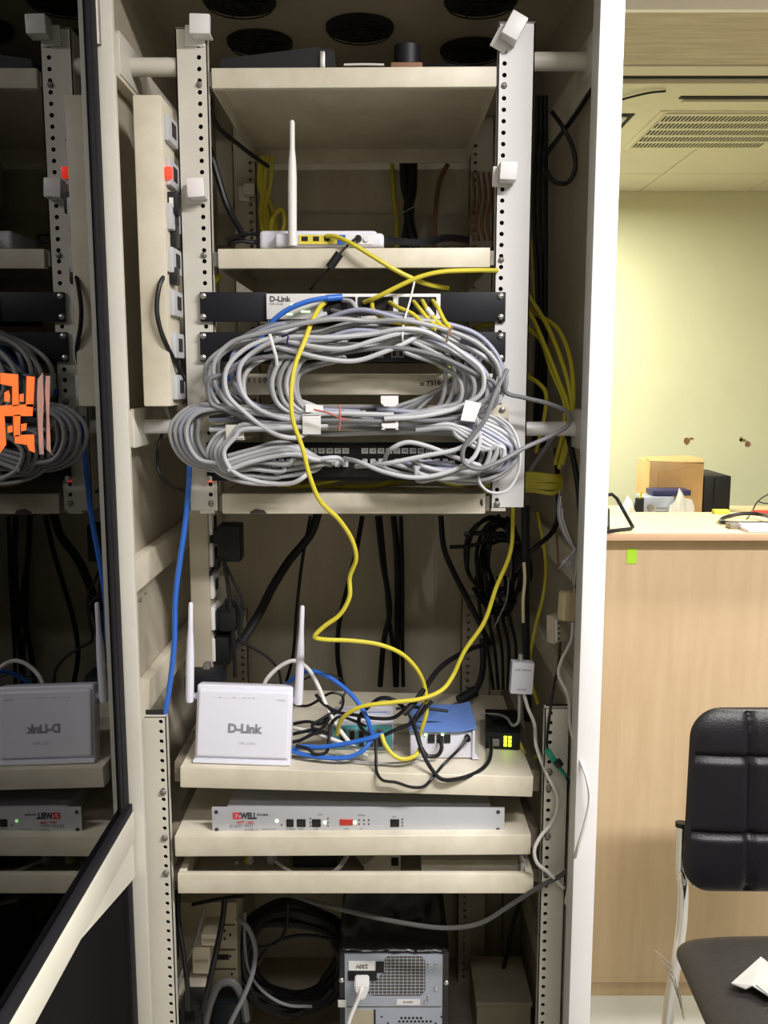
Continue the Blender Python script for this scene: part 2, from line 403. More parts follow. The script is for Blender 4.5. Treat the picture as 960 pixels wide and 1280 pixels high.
# ceiling fans of the cabinet
for fx, fy in ((-0.244, 1.66), (0.163, 1.66), (-0.044, 1.786), (-0.236, 1.86), (0.171, 1.90), (-0.044, 1.54)):
    fz = CTOP - .004
    fan = part('fan', MB().cyl((fx, fy, fz - .006), (fx, fy, fz + .001), .062, n=28), 'void', cab)
    rg = MB()
    for rr in (.056, .043, .030, .016):
        rg.tube([Vector((fx + rr * math.cos(a), fy + rr * math.sin(a), fz - .012)) for a in [i * math.pi / 12 for i in range(25)]], .0013, 5)
    part('fan_guard', rg, 'black_metal', fan)
    part('fan_hub', MB().cyl((fx, fy, fz - .010), (fx, fy, fz - .004), .018), 'black_plastic', fan)
    for q in range(6):
        a = q * math.pi / 3
        M = Matrix.Translation((fx, fy, fz - .007)) @ Matrix.Rotation(a, 4, 'Z') @ Matrix.Rotation(.4, 4, 'X')
        part('fan_blade', MB().box(.016, .053, -.010, .010, -.0006, .0006, M=M), 'black_plastic', fan)

def rail_mesh(x0, x1, hx, z0, z1, yf, pitch=0.0166, hr=0.0036, depth=0.035, outer='L', skip=()):
    mb = MB(); t = bmesh.new(); th = 0.002
    n = int((z1 - z0) / pitch); zs = z1 - n * pitch
    cw = pitch / 2
    def quad(a, b, c, d): t.faces.new([t.verts.new(Vector(p)) for p in (a, b, c, d)])
    for (a, b) in ((x0, hx - cw), (hx + cw, x1)):
        if b > a: quad((a, yf, z0), (b, yf, z0), (b, yf, z1), (a, yf, z1))
    if zs > z0: quad((hx - cw, yf, z0), (hx + cw, yf, z0), (hx + cw, yf, zs), (hx - cw, yf, zs))
    for i in range(n):
        zc = zs + (i + .5) * pitch
        sq = []; ci = []; cb = []
        for k8 in range(8):
            a = math.pi / 8 + k8 * math.pi / 4
            s = max(abs(math.cos(a)), abs(math.sin(a)))
        corner = [(-1, -1), (0, -1), (1, -1), (1, 0), (1, 1), (0, 1), (-1, 1), (-1, 0)]
        for (ux, uz) in corner:
            L = math.hypot(ux, uz)
            sq.append(t.verts.new((hx + ux * cw, yf, zc + uz * pitch / 2)))
            ci.append(t.verts.new((hx + ux / L * hr, yf, zc + uz / L * hr)))
            cb.append(t.verts.new((hx + ux / L * hr, yf + th, zc + uz / L * hr)))
        for k8 in range(8):
            j = (k8 + 1) % 8
            t.faces.new((sq[k8], sq[j], ci[j], ci[k8])); t.faces.new((ci[k8], ci[j], cb[j], cb[k8]))
    mb._add(t)
    xo = x0 if outer == 'L' else x1
    sgn = 1 if outer == 'L' else -1
    a, b = sorted((xo, xo + sgn * .002)); mb.box(a, b, yf, yf + depth, z0, z1)
    xi = x1 if outer == 'L' else x0
    a, b = sorted((xi, xi - sgn * .002)); mb.box(a, b, yf, yf + .012, z0, z1)
    mb.box(x0, x1, yf + .0125, yf + .0135, z0, z1)
    mb.box(x0, x1, yf, yf + .0135, z1 - .0015, z1 + .0005)
    return mb
def screw(parent, x, z, y, r=0.0048, m='steel_dull'):
    s = MB().lathe([(r, 0), (r, .002), (r * .7, .0035), (0.0, .004)], (x, y, z), (0, -1, 0), 10)
    s.box(x - r * .8, x + r * .8, y - .0046, y - .0036, z - r * .14, z + r * .14)
    return part('screw', s, m, parent)
YU, YL = 1.47, 1.42
RUL = (-0.314, -0.266, -0.279); RUR = (0.172, 0.227, 0.182)
RLL = (-0.400, -0.351, -0.360); RLR = (0.259, 0.300, 0.2685)
rul = part('mounting_rail', rail_mesh(*RUL, at(240, 638, YU).z, at(240, 35, YU).z, YU, outer='L'), 'cream', cab, False)
rur = part('mounting_rail', rail_mesh(*RUR, at(640, 634, YU).z, at(660, 28, YU).z, YU, outer='R'), 'white_metal', cab, False)
rll = part('mounting_rail', rail_mesh(*RLL, 0.06, at(190, 896, YL).z, YL, outer='L'), 'cream', cab, False)
rlr = part('mounting_rail', rail_mesh(*RLR, 0.06, at(696, 885, YL).z, YL, outer='R'), 'cream', cab, False)
for (x0, x1, hx, z0, z1, o) in ((-.31, -.262, -.274, 1.2, 1.98, 'L'), (.175, .225, .187, 1.2, 1.98, 'R'), (-.35, -.30, -.312, 0.06, .95, 'L'), (.17, .235, .185, .06, .98, 'R')):
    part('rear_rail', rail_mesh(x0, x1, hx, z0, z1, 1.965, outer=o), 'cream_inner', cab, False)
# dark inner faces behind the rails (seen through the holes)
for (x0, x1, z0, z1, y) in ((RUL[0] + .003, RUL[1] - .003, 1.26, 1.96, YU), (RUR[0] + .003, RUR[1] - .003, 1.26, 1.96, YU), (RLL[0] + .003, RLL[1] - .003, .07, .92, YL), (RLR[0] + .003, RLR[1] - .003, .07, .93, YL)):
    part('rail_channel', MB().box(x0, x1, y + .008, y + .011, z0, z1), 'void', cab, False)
for (px, py) in ((248, 106), (253, 319), (258, 503), (260, 629)): p = at(px, py, YU); screw(rul, RUL[2], p.z, YU)
for (px, py) in ((634, 107), (630, 325), (627, 480), (626, 505), (623, 630)): p = at(px, py, YU); screw(rur, RUR[2], p.z, YU, .0052 if py > 400 else .0045)
for (px, py) in ((200, 990), (203, 1047), (205, 1091)): p = at(px, py, YL); screw(rll, RLL[2], p.z, YL, .0055)
for (px, py) in ((686, 965), (686, 985), (686, 1045), (683, 1091)): p = at(px, py, YL); screw(rlr, RLR[2], p.z, YL, .0055)
# foot tabs under the upper rails
pt_ = MB(); pbox(pt_, 250, 638, 268, 642, YU - .001, YU + .03); part('rail_foot', pt_, 'cream', rul)
pt_ = MB(); pbox(pt_, 614, 635, 632, 639, YU - .001, YU + .03); part('rail_foot', pt_, 'cream', rur)
# spacer tubes between the posts and the upper rails
for (pxa, pxb, py, m) in ((158, 240, 84, 'cream'), (660, 735, 77, 'cream'), (160, 235, 533, 'white_metal'), (655, 715, 536, 'white_metal')):
    z = at(pxa, py, YU + .015).z
    xa = XL + .02 if pxa < 300 else RUR[1] - .002; xb = RUL[0] + .002 if pxa < 300 else XR - .02
    part('spacer_tube', MB().cyl((xa, YU + .015, z), (xb, YU + .015, z), .0135 if py < 200 else .0115, n=20), m, cab)
    xp = XL + .018 if pxa < 300 else XR - .026
    part('spacer_bracket', MB().box(xp, xp + .006, YU - .05, YU + .07, z - .03, z + .03, .001), 'cream', cab)

# ---- glass door, swung open towards the camera along the left side
DX = -0.392
DY1, DY0 = YF - .006, YF - .70
door = part('door', MB().box(DX - .006, DX + .004, DY1 - .026, DY1, 0.10, 2.06, .001), 'rubber', cab, label='tinted glass door')
part('glass', MB().box(DX - .005, DX, DY0 + .03, DY1 - .026, .80, 2.03), 'tinted_glass', door, False)
part('door_stile', MB().box(DX - .012, DX + .012, DY0, DY0 + .03, .10, 2.06, .002), 'cream', door)
part('door_top_rail', MB().box(DX - .012, DX + .012, DY0 + .03, DY1, 2.03, 2.07, .002), 'cream', door)
part('door_bottom_rail', MB().box(DX - .012, DX + .012, DY0 + .03, DY1, .06, .10, .002), 'cream', door)
zr1 = at_x(165, 1032, DX).z
part('door_middle_rail', MB().box(DX - .010, DX + .011, DY0 + .03, DY1, .752, .797, .002), 'cream', door)
part('door_gasket', MB().box(DX - .001, DX + .009, DY0 + .03, DY1, .797, .811, .002), 'rubber', door)
part('door_gasket', MB().box(DX - .001, DX + .003, DY1 - .038, DY1 - .022, .811, 2.03, .001), 'rubber', door)
part('door_gusset', MB().prism([(DX + .002, DY1, .752), (DX + .002, DY1, .690), (DX + .002, 1.06, .752)], (.006, 0, 0)), 'cream', door)
part('lower_panel', MB().box(DX - .006, DX - .001, DY0 + .03, DY1 - .026, .10, .752), 'dark_panel', door, False)
part('door_hinge', MB().cyl((DX + .002, YF - .002, 1.90), (DX + .002, YF - .002, 1.97), .006), 'steel_dull', door)
# orange painted auspicious mark with dots on the glass
def gmark(seq, w, m='orange_paint'):
    P = [at_x(px, py, DX + .0004) for px, py in seq]
    mb = MB(); t = bmesh.new()
    L = []; R = []
    for i, p in enumerate(P):
        d = (P[min(i + 1, len(P) - 1)] - P[max(i - 1, 0)]).normalized()
        nrm = Vector((0, -d.z, d.y)) * w
        if abs(d.z) < .7: nrm = Vector((0, 0, 1)) * w * (1 if d.y > 0 else -1)
        L.append(t.verts.new(p + nrm)); R.append(t.verts.new(p - nrm))
    for i in range(len(P) - 1): t.faces.new((L[i], L[i + 1], R[i + 1], R[i]))
    mb._add(t); part('painted_mark', mb, m, door, False)
def gpoly(seq, m='orange_paint'):
    mb = MB().prism([at_x(px, py, DX + .0002) for px, py in seq], (.0006, 0, 0)); part('painted_mark', mb, m, door, False)
for q in ([(0, 466), (22, 468), (23, 507), (15, 508), (15, 483), (0, 480)],          # top arm, turning down
          [(-14, 510), (0, 507), (41, 505), (40, 520), (0, 520), (-14, 523)],              # cross bar
          [(33, 470), (43, 471), (41, 509), (32, 508)],                               # right upright
          [(16, 519), (25, 518), (24, 545), (17, 546)],                               # lower stem
          [(18, 544), (42, 543), (43, 566), (36, 563), (33, 556), (18, 554)],          # lower foot
          [(-6, 520), (5, 520), (7, 556), (-2, 568), (-8, 566)],
          [(5, 491), (10, 488), (12, 494), (11, 502), (5, 502)], [(24, 493), (29, 492), (29, 502), (24, 502)],
          [(9, 533), (15, 532), (15, 540), (9, 541)], [(26, 530), (33, 529), (32, 538), (26, 539)]): gpoly(q)
for q in ([(47, 474), (53, 466), (54, 500), (53, 530), (54, 568), (49, 568), (47, 530), (46, 500)], [(57, 470), (62, 470), (61, 520), (63, 566), (69, 572), (58, 562), (58, 520), (56, 490)]): gpoly(q, 'orange_faint')

# ================================================================== RACK SHELVES
def shelf(label, px0, px1, pyl, pyr, lip, yf, yd, m='cream_dirty', name='rack_shelf', slides=False):
    zl = at(px0, pyl, yf).z; zr = at(px1, pyr, yf).z; x0 = at(px0, pyl, yf).x; x1 = at(px1, pyr, yf).x
    xm = (x0 + x1) / 2; zm = (zl + zr) / 2
    M = Matrix.Translation((xm, 0, zm)) @ Matrix.Rotation(math.atan2(zl - zr, x1 - x0), 4, 'Y')
    h = (x1 - x0) / 2
    t = thing(name, label, 'shelf', (xm, yf, zm - lip))
    part('plate', MB().box(-h, h, yf, yd, -.0018, 0, .0006, 1, M=M), m, t)
    part('front_lip', MB().box(-h, h, yf - .001, yf + .012, -lip, -.0002, .0025, 2, M=M), m, t)
    part('back_lip', MB().box(-h, h, yd - .002, yd, -lip, 0, M=M), m, t)
    for s in (-1, 1):
        a, b = sorted((s * h, s * (h - .002)))
        part('side_lip', MB().box(a, b, yf + .012, yd, -lip, -.002, M=M), m, t)
        if slides:
            a, b = sorted((s * (h + .002), s * (h + .016)))
            part('slide_rail', MB().box(a, b, yf + .03, yd + .05, -lip - .004, -.004, .001, M=M), 'grime', t)
        else:
            a, b = sorted((s * (h + .001), s * (h + .007)))
            part('bracket', MB().box(a, b, yf + .005, yf + .03, -lip + .004, -.004, M=M), 'steel_dull', t)
    return t, M, h
s1, M1, _ = shelf('top cream shelf above the single-antenna router, seen from below', 264, 621, 85, 83, .0295, 1.468, 1.96)
s2, M2, _ = shelf('cream shelf carrying the single-antenna white router', 272, 613, 311, 309.5, .0300, 1.468, 1.90)
s3, M3, h3 = shelf('chipped cream shelf under the patch panel and grey cable coils', 277, 607, 617, 617, .0330, 1.468, 1.90)
sA, MA, _ = shelf('tilted cream shelf carrying the two-antenna router and small switches', 225, 667, 959, 971, .0345, 1.413, 1.80, slides=True)
sB, MB_, _ = shelf('cream shelf carrying the silver rack unit', 218, 664, 1046, 1043.5, .0345, 1.413, 1.84, slides=True)
# paint chips on the third shelf
for (px, py, w, h, pr, Y) in ((323, 640, 12, 4, s3, 1.4665), (602, 628, 2, 6, s3, 1.4665)):
    c = at(px, py, Y); e = 1 / 780
    part('paint_chip', MB().prism([(c.x + math.cos(a) * w * e * random.uniform(.7, 1.1), Y - .0002, c.z + math.sin(a) * h * e * random.uniform(.6, 1.1)) for a in [i * math.pi / 5 for i in range(10)]], (0, .001, 0)), 'chip', pr, False)
# open drawer tray below
def drawer(label):
    yf, yd = 1.413, 1.84
    x0, x1, z0, z1 = prect(222, 1093, 667, 1117, yf)
    t = thing('sliding_tray', label, 'tray', ((x0 + x1) / 2, yf, z0))
    part('front_panel', MB().box(x0, x1, yf, yf + .012, z0, z1, .002), 'cream_dirty', t)
    part('bottom', MB().box(x0, x1, yf + .012, yd, z0, z0 + .002), 'cream_inner', t, False)
    for s, xx in ((0, x0), (1, x1 - .012)):
        part('side_wall', MB().box(xx, xx + .012, yf + .012, yd, z0 + .002, z1 - .001, .001), 'cream_dirty', t)
        xs = x0 - .014 if s == 0 else x1 + .001
        part('slide_rail', MB().box(xs, xs + .012, yf + .03, yd, z0 + .004, z1 - .008), 'grime', t)
    part('back_wall', MB().box(x0 + .012, x1 - .012, yd - .003, yd, z0 + .002, z1), 'cream_inner', t, False)
    return z0 + .002
DZ = drawer('open cream drawer tray of odds and ends below the silver unit')

# ================================================================== RAIL BLOCKS (cable rings)
def ring_block(label, pxa, pya, w, h, Y, tilt=0.0, plate=(0, 0, 0, 0), m='white_metal'):
    e = Y / FPX / 1.0
    c = at(pxa, pya, Y - .03)
    t = thing('cable_ring', label, 'cable ring', (c.x, Y, c.z), 'cable rings on the upper rails')
    M = Matrix.Translation(c) @ Matrix.Rotation(tilt, 4, 'Y')
    part('ring_block', MB().box(-w / 2, w / 2, 0, .012, -h / 2, h / 2, .002, M=M), m, t)
    part('ring_arm', MB().box(-w / 2, w / 2, .010, .030, -h / 2, -h / 2 + .003, .001, M=M), m, t)
    part('ring_arm', MB().box(-w / 2, -w / 2 + .003, .010, .030, -h / 2, h / 2, .001, M=M), m, t)
    px, pz, pw, ph = plate
    part('ring_plate', MB().box(px - pw / 2, px + pw / 2, .027, .0298, pz - ph / 2, pz + ph / 2, .001, M=M), m, t)
ring_block('white cable ring at the top of the left upper rail', 249, 29, .030, .028, YU, 0.03, (-.012, -.008, .03, .03))
ring_block('white cable ring tilted over the top of the right upper rail', 644, 31, .026, .036, YU, -.0, (-.008, -.018, .026, .03))
ring_block('white cable ring halfway down the left upper rail', 244, 234, .026, .028, YU, -.06, (-.008, -.004, .028, .03))
ring_block('white cable ring below the top shelf on the right upper rail', 636, 213, .026, .026, YU, 0.05, (-.010, -.004, .022, .03))
ring_block('dim cable ring on the rear left rail behind the antenna', 311, 236, .022, .022, 1.965, 0.0, (-.014, -.004, .022, .03), 'cream')
# twist the top right one as in the photo
o = [q for q in bpy.data.objects if q.get('label', '').startswith('white cable ring tilted')][0]
o.rotation_euler = (0, 0.50, 0)

# ================================================================== TOP SHELF THINGS
zt = at(400, 84, 1.468).z + .0005
t = thing('media_box', 'dark box with a chrome corner lying on the top shelf', 'device', (-.2, 1.56, zt))
part('body', MB().prism([(at(272, 78, 1.48).x, 1.48, zt), (at(420, 78, 1.48).x, 1.48, zt), (at(418, 66, 1.48).x, 1.48, at(418, 62, 1.48).z), (at(396, 58, 1.48).x, 1.48, at(396, 58, 1.48).z), (at(275, 75, 1.48).x, 1.48, at(275, 73, 1.48).z)], (0, .16, 0), .002), 'black_plastic', t)
c = at(403, 70, 1.477)
part('corner_trim', MB().box(c.x - .004, c.x + .004, 1.474, 1.480, zt, at(403, 64, 1.477).z, .002), 'steel', t)
c = at(508, 74, 1.49)
t = thing('reel', 'small dark reel with a brown base on the top shelf', 'device', (c.x, 1.56, zt))
part('base', MB().box(c.x - .024, c.x + .024, 1.474, 1.52, zt, zt + .009, .002), 'brown_wire', t, label='brown base')
part('drum', MB().cyl((c.x + .001, 1.497, zt + .009), (c.x + .001, 1.497, zt + .038), .020, n=20), 'black_metal', t)
cable('thin dark lead trailing from the reel on the top shelf', [Vector((c.x + .025, 1.485, zt + .008)), Vector((c.x + .055, 1.476, zt + .005)), Vector((c.x + .09, 1.476, zt + .0025))], .002, 'black_cable', name='lead', world=True)
cable('thin white lead on the edge of the top shelf', [at(430, 81, 1.476), at(455, 80.5, 1.476), at(480, 81, 1.476)], .0018, 'white_cable', name='lead', world=True)

# ================================================================== ROUTER WITH ONE ANTENNA
z2 = at(440, 310, 1.468).z + .0005
t = thing('wireless_router', 'white router with one antenna and yellow ports on the second shelf', 'router', (at(400, 300, 1.50).x, 1.5, z2))
Yr = 1.478
xa, xb = at(343, 300, Yr).x, at(480, 300, Yr).x
part('body', MB().box(xa, xb, Yr, Yr + .10, z2 + .002, z2 + .024, .007, 3), 'white_plastic', t)
xs0, xs1 = at(325, 300, Yr + .03).x, at(472, 300, Yr + .03).x
part('top_cover', MB().box(xs0, xs1, Yr + .02, Yr + .13, z2 + .001, z2 + .031, .008, 3), 'white_plastic', t)
part('port_panel', MB().box(at(374, 300, Yr).x, at(466, 300, Yr).x, Yr - .0012, Yr + .002, z2 + .006, z2 + .021, .0005, 1), 'white_dull', t)
for (a, b, m) in ((374, 388, 'port_yellow'), (388.5, 402, 'port_yellow'), (402.5, 415, 'port_yellow'), (415.5, 421, 'port_yellow'), (421.5, 432, 'port_blue')):
    f = part('port', MB().box(at(a, 300, Yr).x, at(b, 300, Yr).x, Yr - .002, Yr, z2 + .0065, z2 + .0205), m, t, False)
    part('port_opening', MB().box(at(a + 3, 300, Yr).x, at(b - 3, 300, Yr).x, Yr - .0026, Yr - .001, z2 + .011, z2 + .018), 'void', f, False)
pj = at(448, 297, Yr)
part('power_plug', MB().cyl((pj.x, Yr - .012, z2 + .014), (pj.x, Yr, z2 + .014), .0052), 'black_plastic', t)
part('power_button', MB().cyl((at(458, 297, Yr).x, Yr - .004, z2 + .014), (at(458, 297, Yr).x, Yr, z2 + .014), .0042), 'white_plastic', t)
ab = at(366, 303, Yr - .012)
part('antenna', MB().lathe([(.0068, 0), (.0068, .10), (.0058, .125), (.0040, .145), (.0038, .182), (.0025, .185)], (ab.x - .001, Yr - .008, z2 + .003), (.012, 0, 1), 16), 'white_dull', t)
part('antenna_joint', MB().cyl((ab.x, Yr - .008, z2 + .010), (ab.x, Yr + .006, z2 + .010), .006), 'white_dull', t)
cable('black power lead with ferrite block dangling before the second shelf', [(447, 296, Yr - .012), (440, 302, 1.462), (432, 309, 1.455), (424, 318, 1.45), (413, 333, 1.45), (400, 347, 1.46), (388, 362, 1.50)], .0018, 'black_cable', name='power_lead')
fe = MB().cyl(at(424.5, 317, 1.449), at(411.5, 335, 1.449), .0068, n=12)
part('ferrite_block', fe, 'black_plastic', [q for q in bpy.data.objects if q.get('label', '').startswith('black power lead with ferrite')][0])
# dim things behind it on the same shelf
p = at(595, 300, 1.62)
t = thing('modem', 'dark modem with a red light behind the second shelf edge', 'modem', (p.x, 1.66, z2))
part('body', MB().box(p.x - .06, p.x + .045, 1.62, 1.72, z2, z2 + .022, .005), 'black_plastic', t)
for dx, dz, w in ((-.026, .012, .004), (.002, .014, .008), (-.018, .016, .003)):
    part('light', MB().box(p.x + dx, p.x + dx + w, 1.618, 1.622, z2 + dz - .002, z2 + dz + .003), 'led_red', t, False)
cable('thick black lead lying behind the single-antenna router', [(482, 300, 1.52), (500, 302, 1.54), (530, 303, 1.56), (560, 297, 1.60), (585, 300, 1.615)], .006, 'black_cable', name='power_lead')
cable('tangled black lead left of the single-antenna router', [(282, 300, 1.56), (296, 295, 1.56), (312, 292, 1.56), (330, 297, 1.6), (318, 303, 1.58), (300, 301, 1.57), (287, 305, 1.57), (300, 297, 1.58)], .0035, 'black_cable', name='power_lead')
cable('black cable slanting behind the left upper rail', [(262, 185, 1.62), (272, 220, 1.62), (285, 260, 1.62), (305, 296, 1.60)], .0055, 'black_cable', name='power_lead')
cable('black cable rising to the top shelf beside the left upper rail', [(262, 120, 1.60), (268, 150, 1.62), (300, 182, 1.75), (335, 208, 1.9)], .004, 'black_cable', name='power_lead')
g = 'yellow cables behind the single-antenna router'
for i, (a, b) in enumerate(((326, 334), (333, 326), (340, 331), (329, 342))):
    cable('yellow cable hanging behind the single-antenna router', [(a, 195, 1.93), (a - 2, 230, 1.94), (b, 265, 1.94), (b + 4, 300, 1.92)], .0045, 'yellow_cable', group=g)
cable('yellow cable curling low behind the router antenna', [(338, 300, 1.9), (342, 270, 1.9), (352, 262, 1.9), (356, 275, 1.9), (350, 300, 1.9)], .0045, 'yellow_cable')
for i, (seq, r) in enumerate((([(505, 203, 1.98), (507, 235, 1.98), (512, 260, 1.98), (506, 310, 1.98)], .010), ([(516, 203, 1.97), (515, 240, 1.97), (510, 262, 1.97), (520, 310, 1.97)], .010))):
    cable(['left black trunk cable crossing behind the second shelf', 'right black trunk cable crossing behind the second shelf'][i], seq, r, 'black_cable', name='trunk_cable')
cable('yellow cable against the back panel above the second shelf', [(490, 203, 2.0), (492, 240, 2.0), (496, 280, 2.0), (496, 310, 2.0)], .0045, 'yellow_cable')
cable('brown slanting wire at the back above the second shelf', [(560, 205, 2.0), (550, 225, 2.0), (545, 260, 2.0), (543, 310, 2.0)], .005, 'brown_wire', name='wire')
for i in range(4):
    x = 590 + i * 7
    cable('dim reddish wire hanging behind the right upper rail', [(x, 215, 1.9), (x + 3, 245, 1.9), (x - 2, 280, 1.88), (x + 2, 300, 1.86)], .003, 'brown_wire', name='wire', group='reddish wires behind the right rail')
cable('thin grey twist tie end beside the trunk cables', [(484, 278, 1.95), (500, 268, 1.94), (518, 258, 1.94)], .0012, 'grey_cable', name='cable_tie', cat='cable tie')

# ================================================================== RACK UNITS OF THE UPPER BAY
def plate_screws(t, Y, pys, pxl=254, pxr=626, par=None):
    for py in pys:
        for px in (pxl, pxr):
            q = at(px, py, Y); screw(par or t, q.x, q.z, Y, .0048, 'steel')
YP = 1.463
# first switch
t = thing('network_switch', 'silver-faced rack switch between black ears below the second shelf', 'switch', (at(440, 385, YP).x, 1.5, at(440, 402, YP).z))
x0, x1, z0, z1 = prect(250, 365, 632, 402, YP)
part('ear_bracket', MB().box(x0, at(334, 385, YP).x, YP, YP + .006, z0, z1, .0008), 'black_metal', t)
part('ear_bracket', MB().box(at(549, 385, YP).x, x1, YP, YP + .006, z0, z1, .0008), 'black_metal', t)
xs0, xs1, zs0, zs1 = prect(333, 367, 550.5, 399, YP - .006)
part('face', MB().box(xs0, xs1, YP - .006, YP + .02, zs0, zs1, .001), 'white_dull', t)
part('body', MB().box(xs0, xs1, YP + .02, YP + .19, zs0, zs1), 'black_metal', t)
plate_screws(t, YP, (370, 396))
YS = YP - .006
text_part('lettering', 'D-Link', .0115, (at(337, 374, YS).x, YS - .0003, at(337, 374, YS).z), 'dark_text', t, bold=.0003)
text_part('lettering', 'DES-1016D', .0045, (at(337, 380, YS).x, YS - .0003, at(337, 380, YS).z), 'grey_text', t)
for (a, b) in ((405, 444), (448, 491), (499, 545)):
    f = part('port_block', MB().box(*[at(q, 385, YS).x for q in (a, b)], YS - .0008, YS + .004, at(450, 394, YS).z, at(450, 371, YS).z), 'void', t, False)
    n = 4
    for i in range(n + 1):
        xx = at(a + (b - a) * i / n, 385, YS).x
        part('port_divider', MB().box(xx - .0006, xx + .0006, YS - .0016, YS, at(450, 393, YS).z, at(450, 372, YS).z), 'black_plastic', f, False)
for (px, py) in ((360, 393), (364, 393), (378, 389.5), (382, 389.5), (386, 389.5), (365, 381)):
    q = at(px, py, YS); part('light', MB().box(q.x - .0018, q.x + .0018, YS - .001, YS, q.z - .001, q.z + .001), 'led_green', t, False)
# second, black switch
t = thing('network_switch', 'black rack switch mostly hidden behind the upper grey cable coil', 'switch', (at(440, 435, YP).x, 1.5, at(440, 458, YP).z))
x0, x1, z0, z1 = prect(250, 415, 632, 452, YP)
part('ear_bracket', MB().box(x0, x1, YP, YP + .006, z0, z1, .0008), 'black_metal', t)
part('body', MB().box(at(285, 435, YP).x, at(600, 435, YP).x, YP + .006, YP + .19, z0, z1), 'black_metal', t)
plate_screws(t, YP, (420, 447))
for i in range(12):
    a = 455 + i * 8.5
    f = part('port', MB().box(at(a, 440, YP).x, at(a + 7.5, 440, YP).x, YP - .002, YP, at(a, 447, YP).z, at(a, 437, YP).z), 'steel_dull' if i % 3 else 'black_plastic', t, False)
    part('port_opening', MB().box(at(a + 1.5, 440, YP).x, at(a + 6, 440, YP).x, YP - .0026, YP - .001, at(a, 445.5, YP).z, at(a, 439, YP).z), 'void', f, False)
q = at(358, 444, YP); part('light', MB().box(q.x - .003, q.x + .003, YP - .002, YP, q.z - .002, q.z + .002), 'led_green', t, False)
# hidden 1U below it
t = thing('blank_panel', 'cream rack panel with handwritten marks behind the cable coils', 'panel', (at(440, 480, YP).x, 1.47, at(440, 494, YP).z))
x0, x1, z0, z1 = prect(268, 467, 620, 493.5, YP)
part('panel', MB().box(x0, x1, YP, YP + .003, z0, z1, .0008), 'cream_dirty', t)
part('flange', MB().box(x0, x1, YP + .003, YP + .05, z1 - .002, z1), 'cream_dirty', t)
text_part('handwriting', '0 5 1 3 3', .0105, (at(318, 473, YP).x, YP - .0004, at(318, 475, YP).z), 'dark_text', t, rot=(math.pi / 2, math.pi, 0), align='CENTER', bold=.0002)
text_part('handwriting', '< D', .0105, (at(338, 475, YP).x, YP - .0004, at(338, 474, YP).z), 'dark_text', t, align='CENTER', bold=.0002)
text_part('handwriting', '= 7316 -  05', .0115, (at(525, 481, YP).x, YP - .0004, at(525, 481, YP).z), 'dark_text', t, rot=(math.pi / 2, -.12, 0), bold=.0003)
c = at(342, 486, YP)
part('ink_blot', MB().prism([(c.x + dx / 780, YP - .0004, c.z + dz / 780) for dx, dz in ((-6, 0), (-3, 3), (0, 2), (6, 4), (4, 0), (6, -2), (1, -2), (-1, -4), (-5, -3))], (0, .0006, 0)), 'dark_text', t, False)
# cable manager
t = thing('cable_manager', 'cream cable manager panel with bent retaining fingers across the rails', 'cable manager', (at(440, 528, YP).x, 1.47, at(440, 540, YP).z))
x0, x1, z0, z1 = prect(246, 506, 636, 539, YP)
part('panel', MB().box(x0, x1, YP, YP + .003, z0, z1, .0008), 'cream_dirty', t)
part('flange', MB().box(x0 + .03, x1 - .03, YP + .003, YP + .05, z1 - .002, z1), 'cream_dirty', t)
for i, (a, b, cc, d, yo, m) in enumerate(((378, 518, 401, 543, .082, 'white_dull'), (282, 531, 305, 550, .075, 'cream'), (476, 493, 498, 508, .078, 'white_metal'), (477, 525, 498, 537, .072, 'white_metal'))):
    Y = YP - yo
    fx0, fx1, fz0, fz1 = prect(a, b, cc, d, Y)
    if i in (2, 3):
        f = part('finger', MB().prism([(fx0, Y, fz1), (fx1, Y, fz1), (fx1, Y, fz0 + .004), (fx1 - .005, Y, fz0), (fx0 + .006, Y, fz0), (fx0, Y, fz0 + .005)], (0, .002, 0)), m, t)
    else:
        f = part('finger', MB().box(fx0, fx1, Y, Y + .002, fz0, fz1, .0008), m, t)
    za = fz1 if i in (0, 2) else fz0 + .002
    part('finger_arm', MB().box(fx0, fx1, Y, YP, za - .002, za), m, f)
Y = YP - .08
a4 = [at(px, py, Y) for px, py in ((582, 500), (602, 504), (594, 526), (576, 524))]
f = part('finger', MB().prism(a4, (0, .002, 0)), 'white_metal', t)
part('finger_arm', MB().prism([at(576, 524, Y), at(594, 526, Y), at(592, 536, YP), at(574, 534, YP)], (0, 0, -.0015)), 'white_metal', f)
plate_screws(t, YP, (512, ), 250, 628)
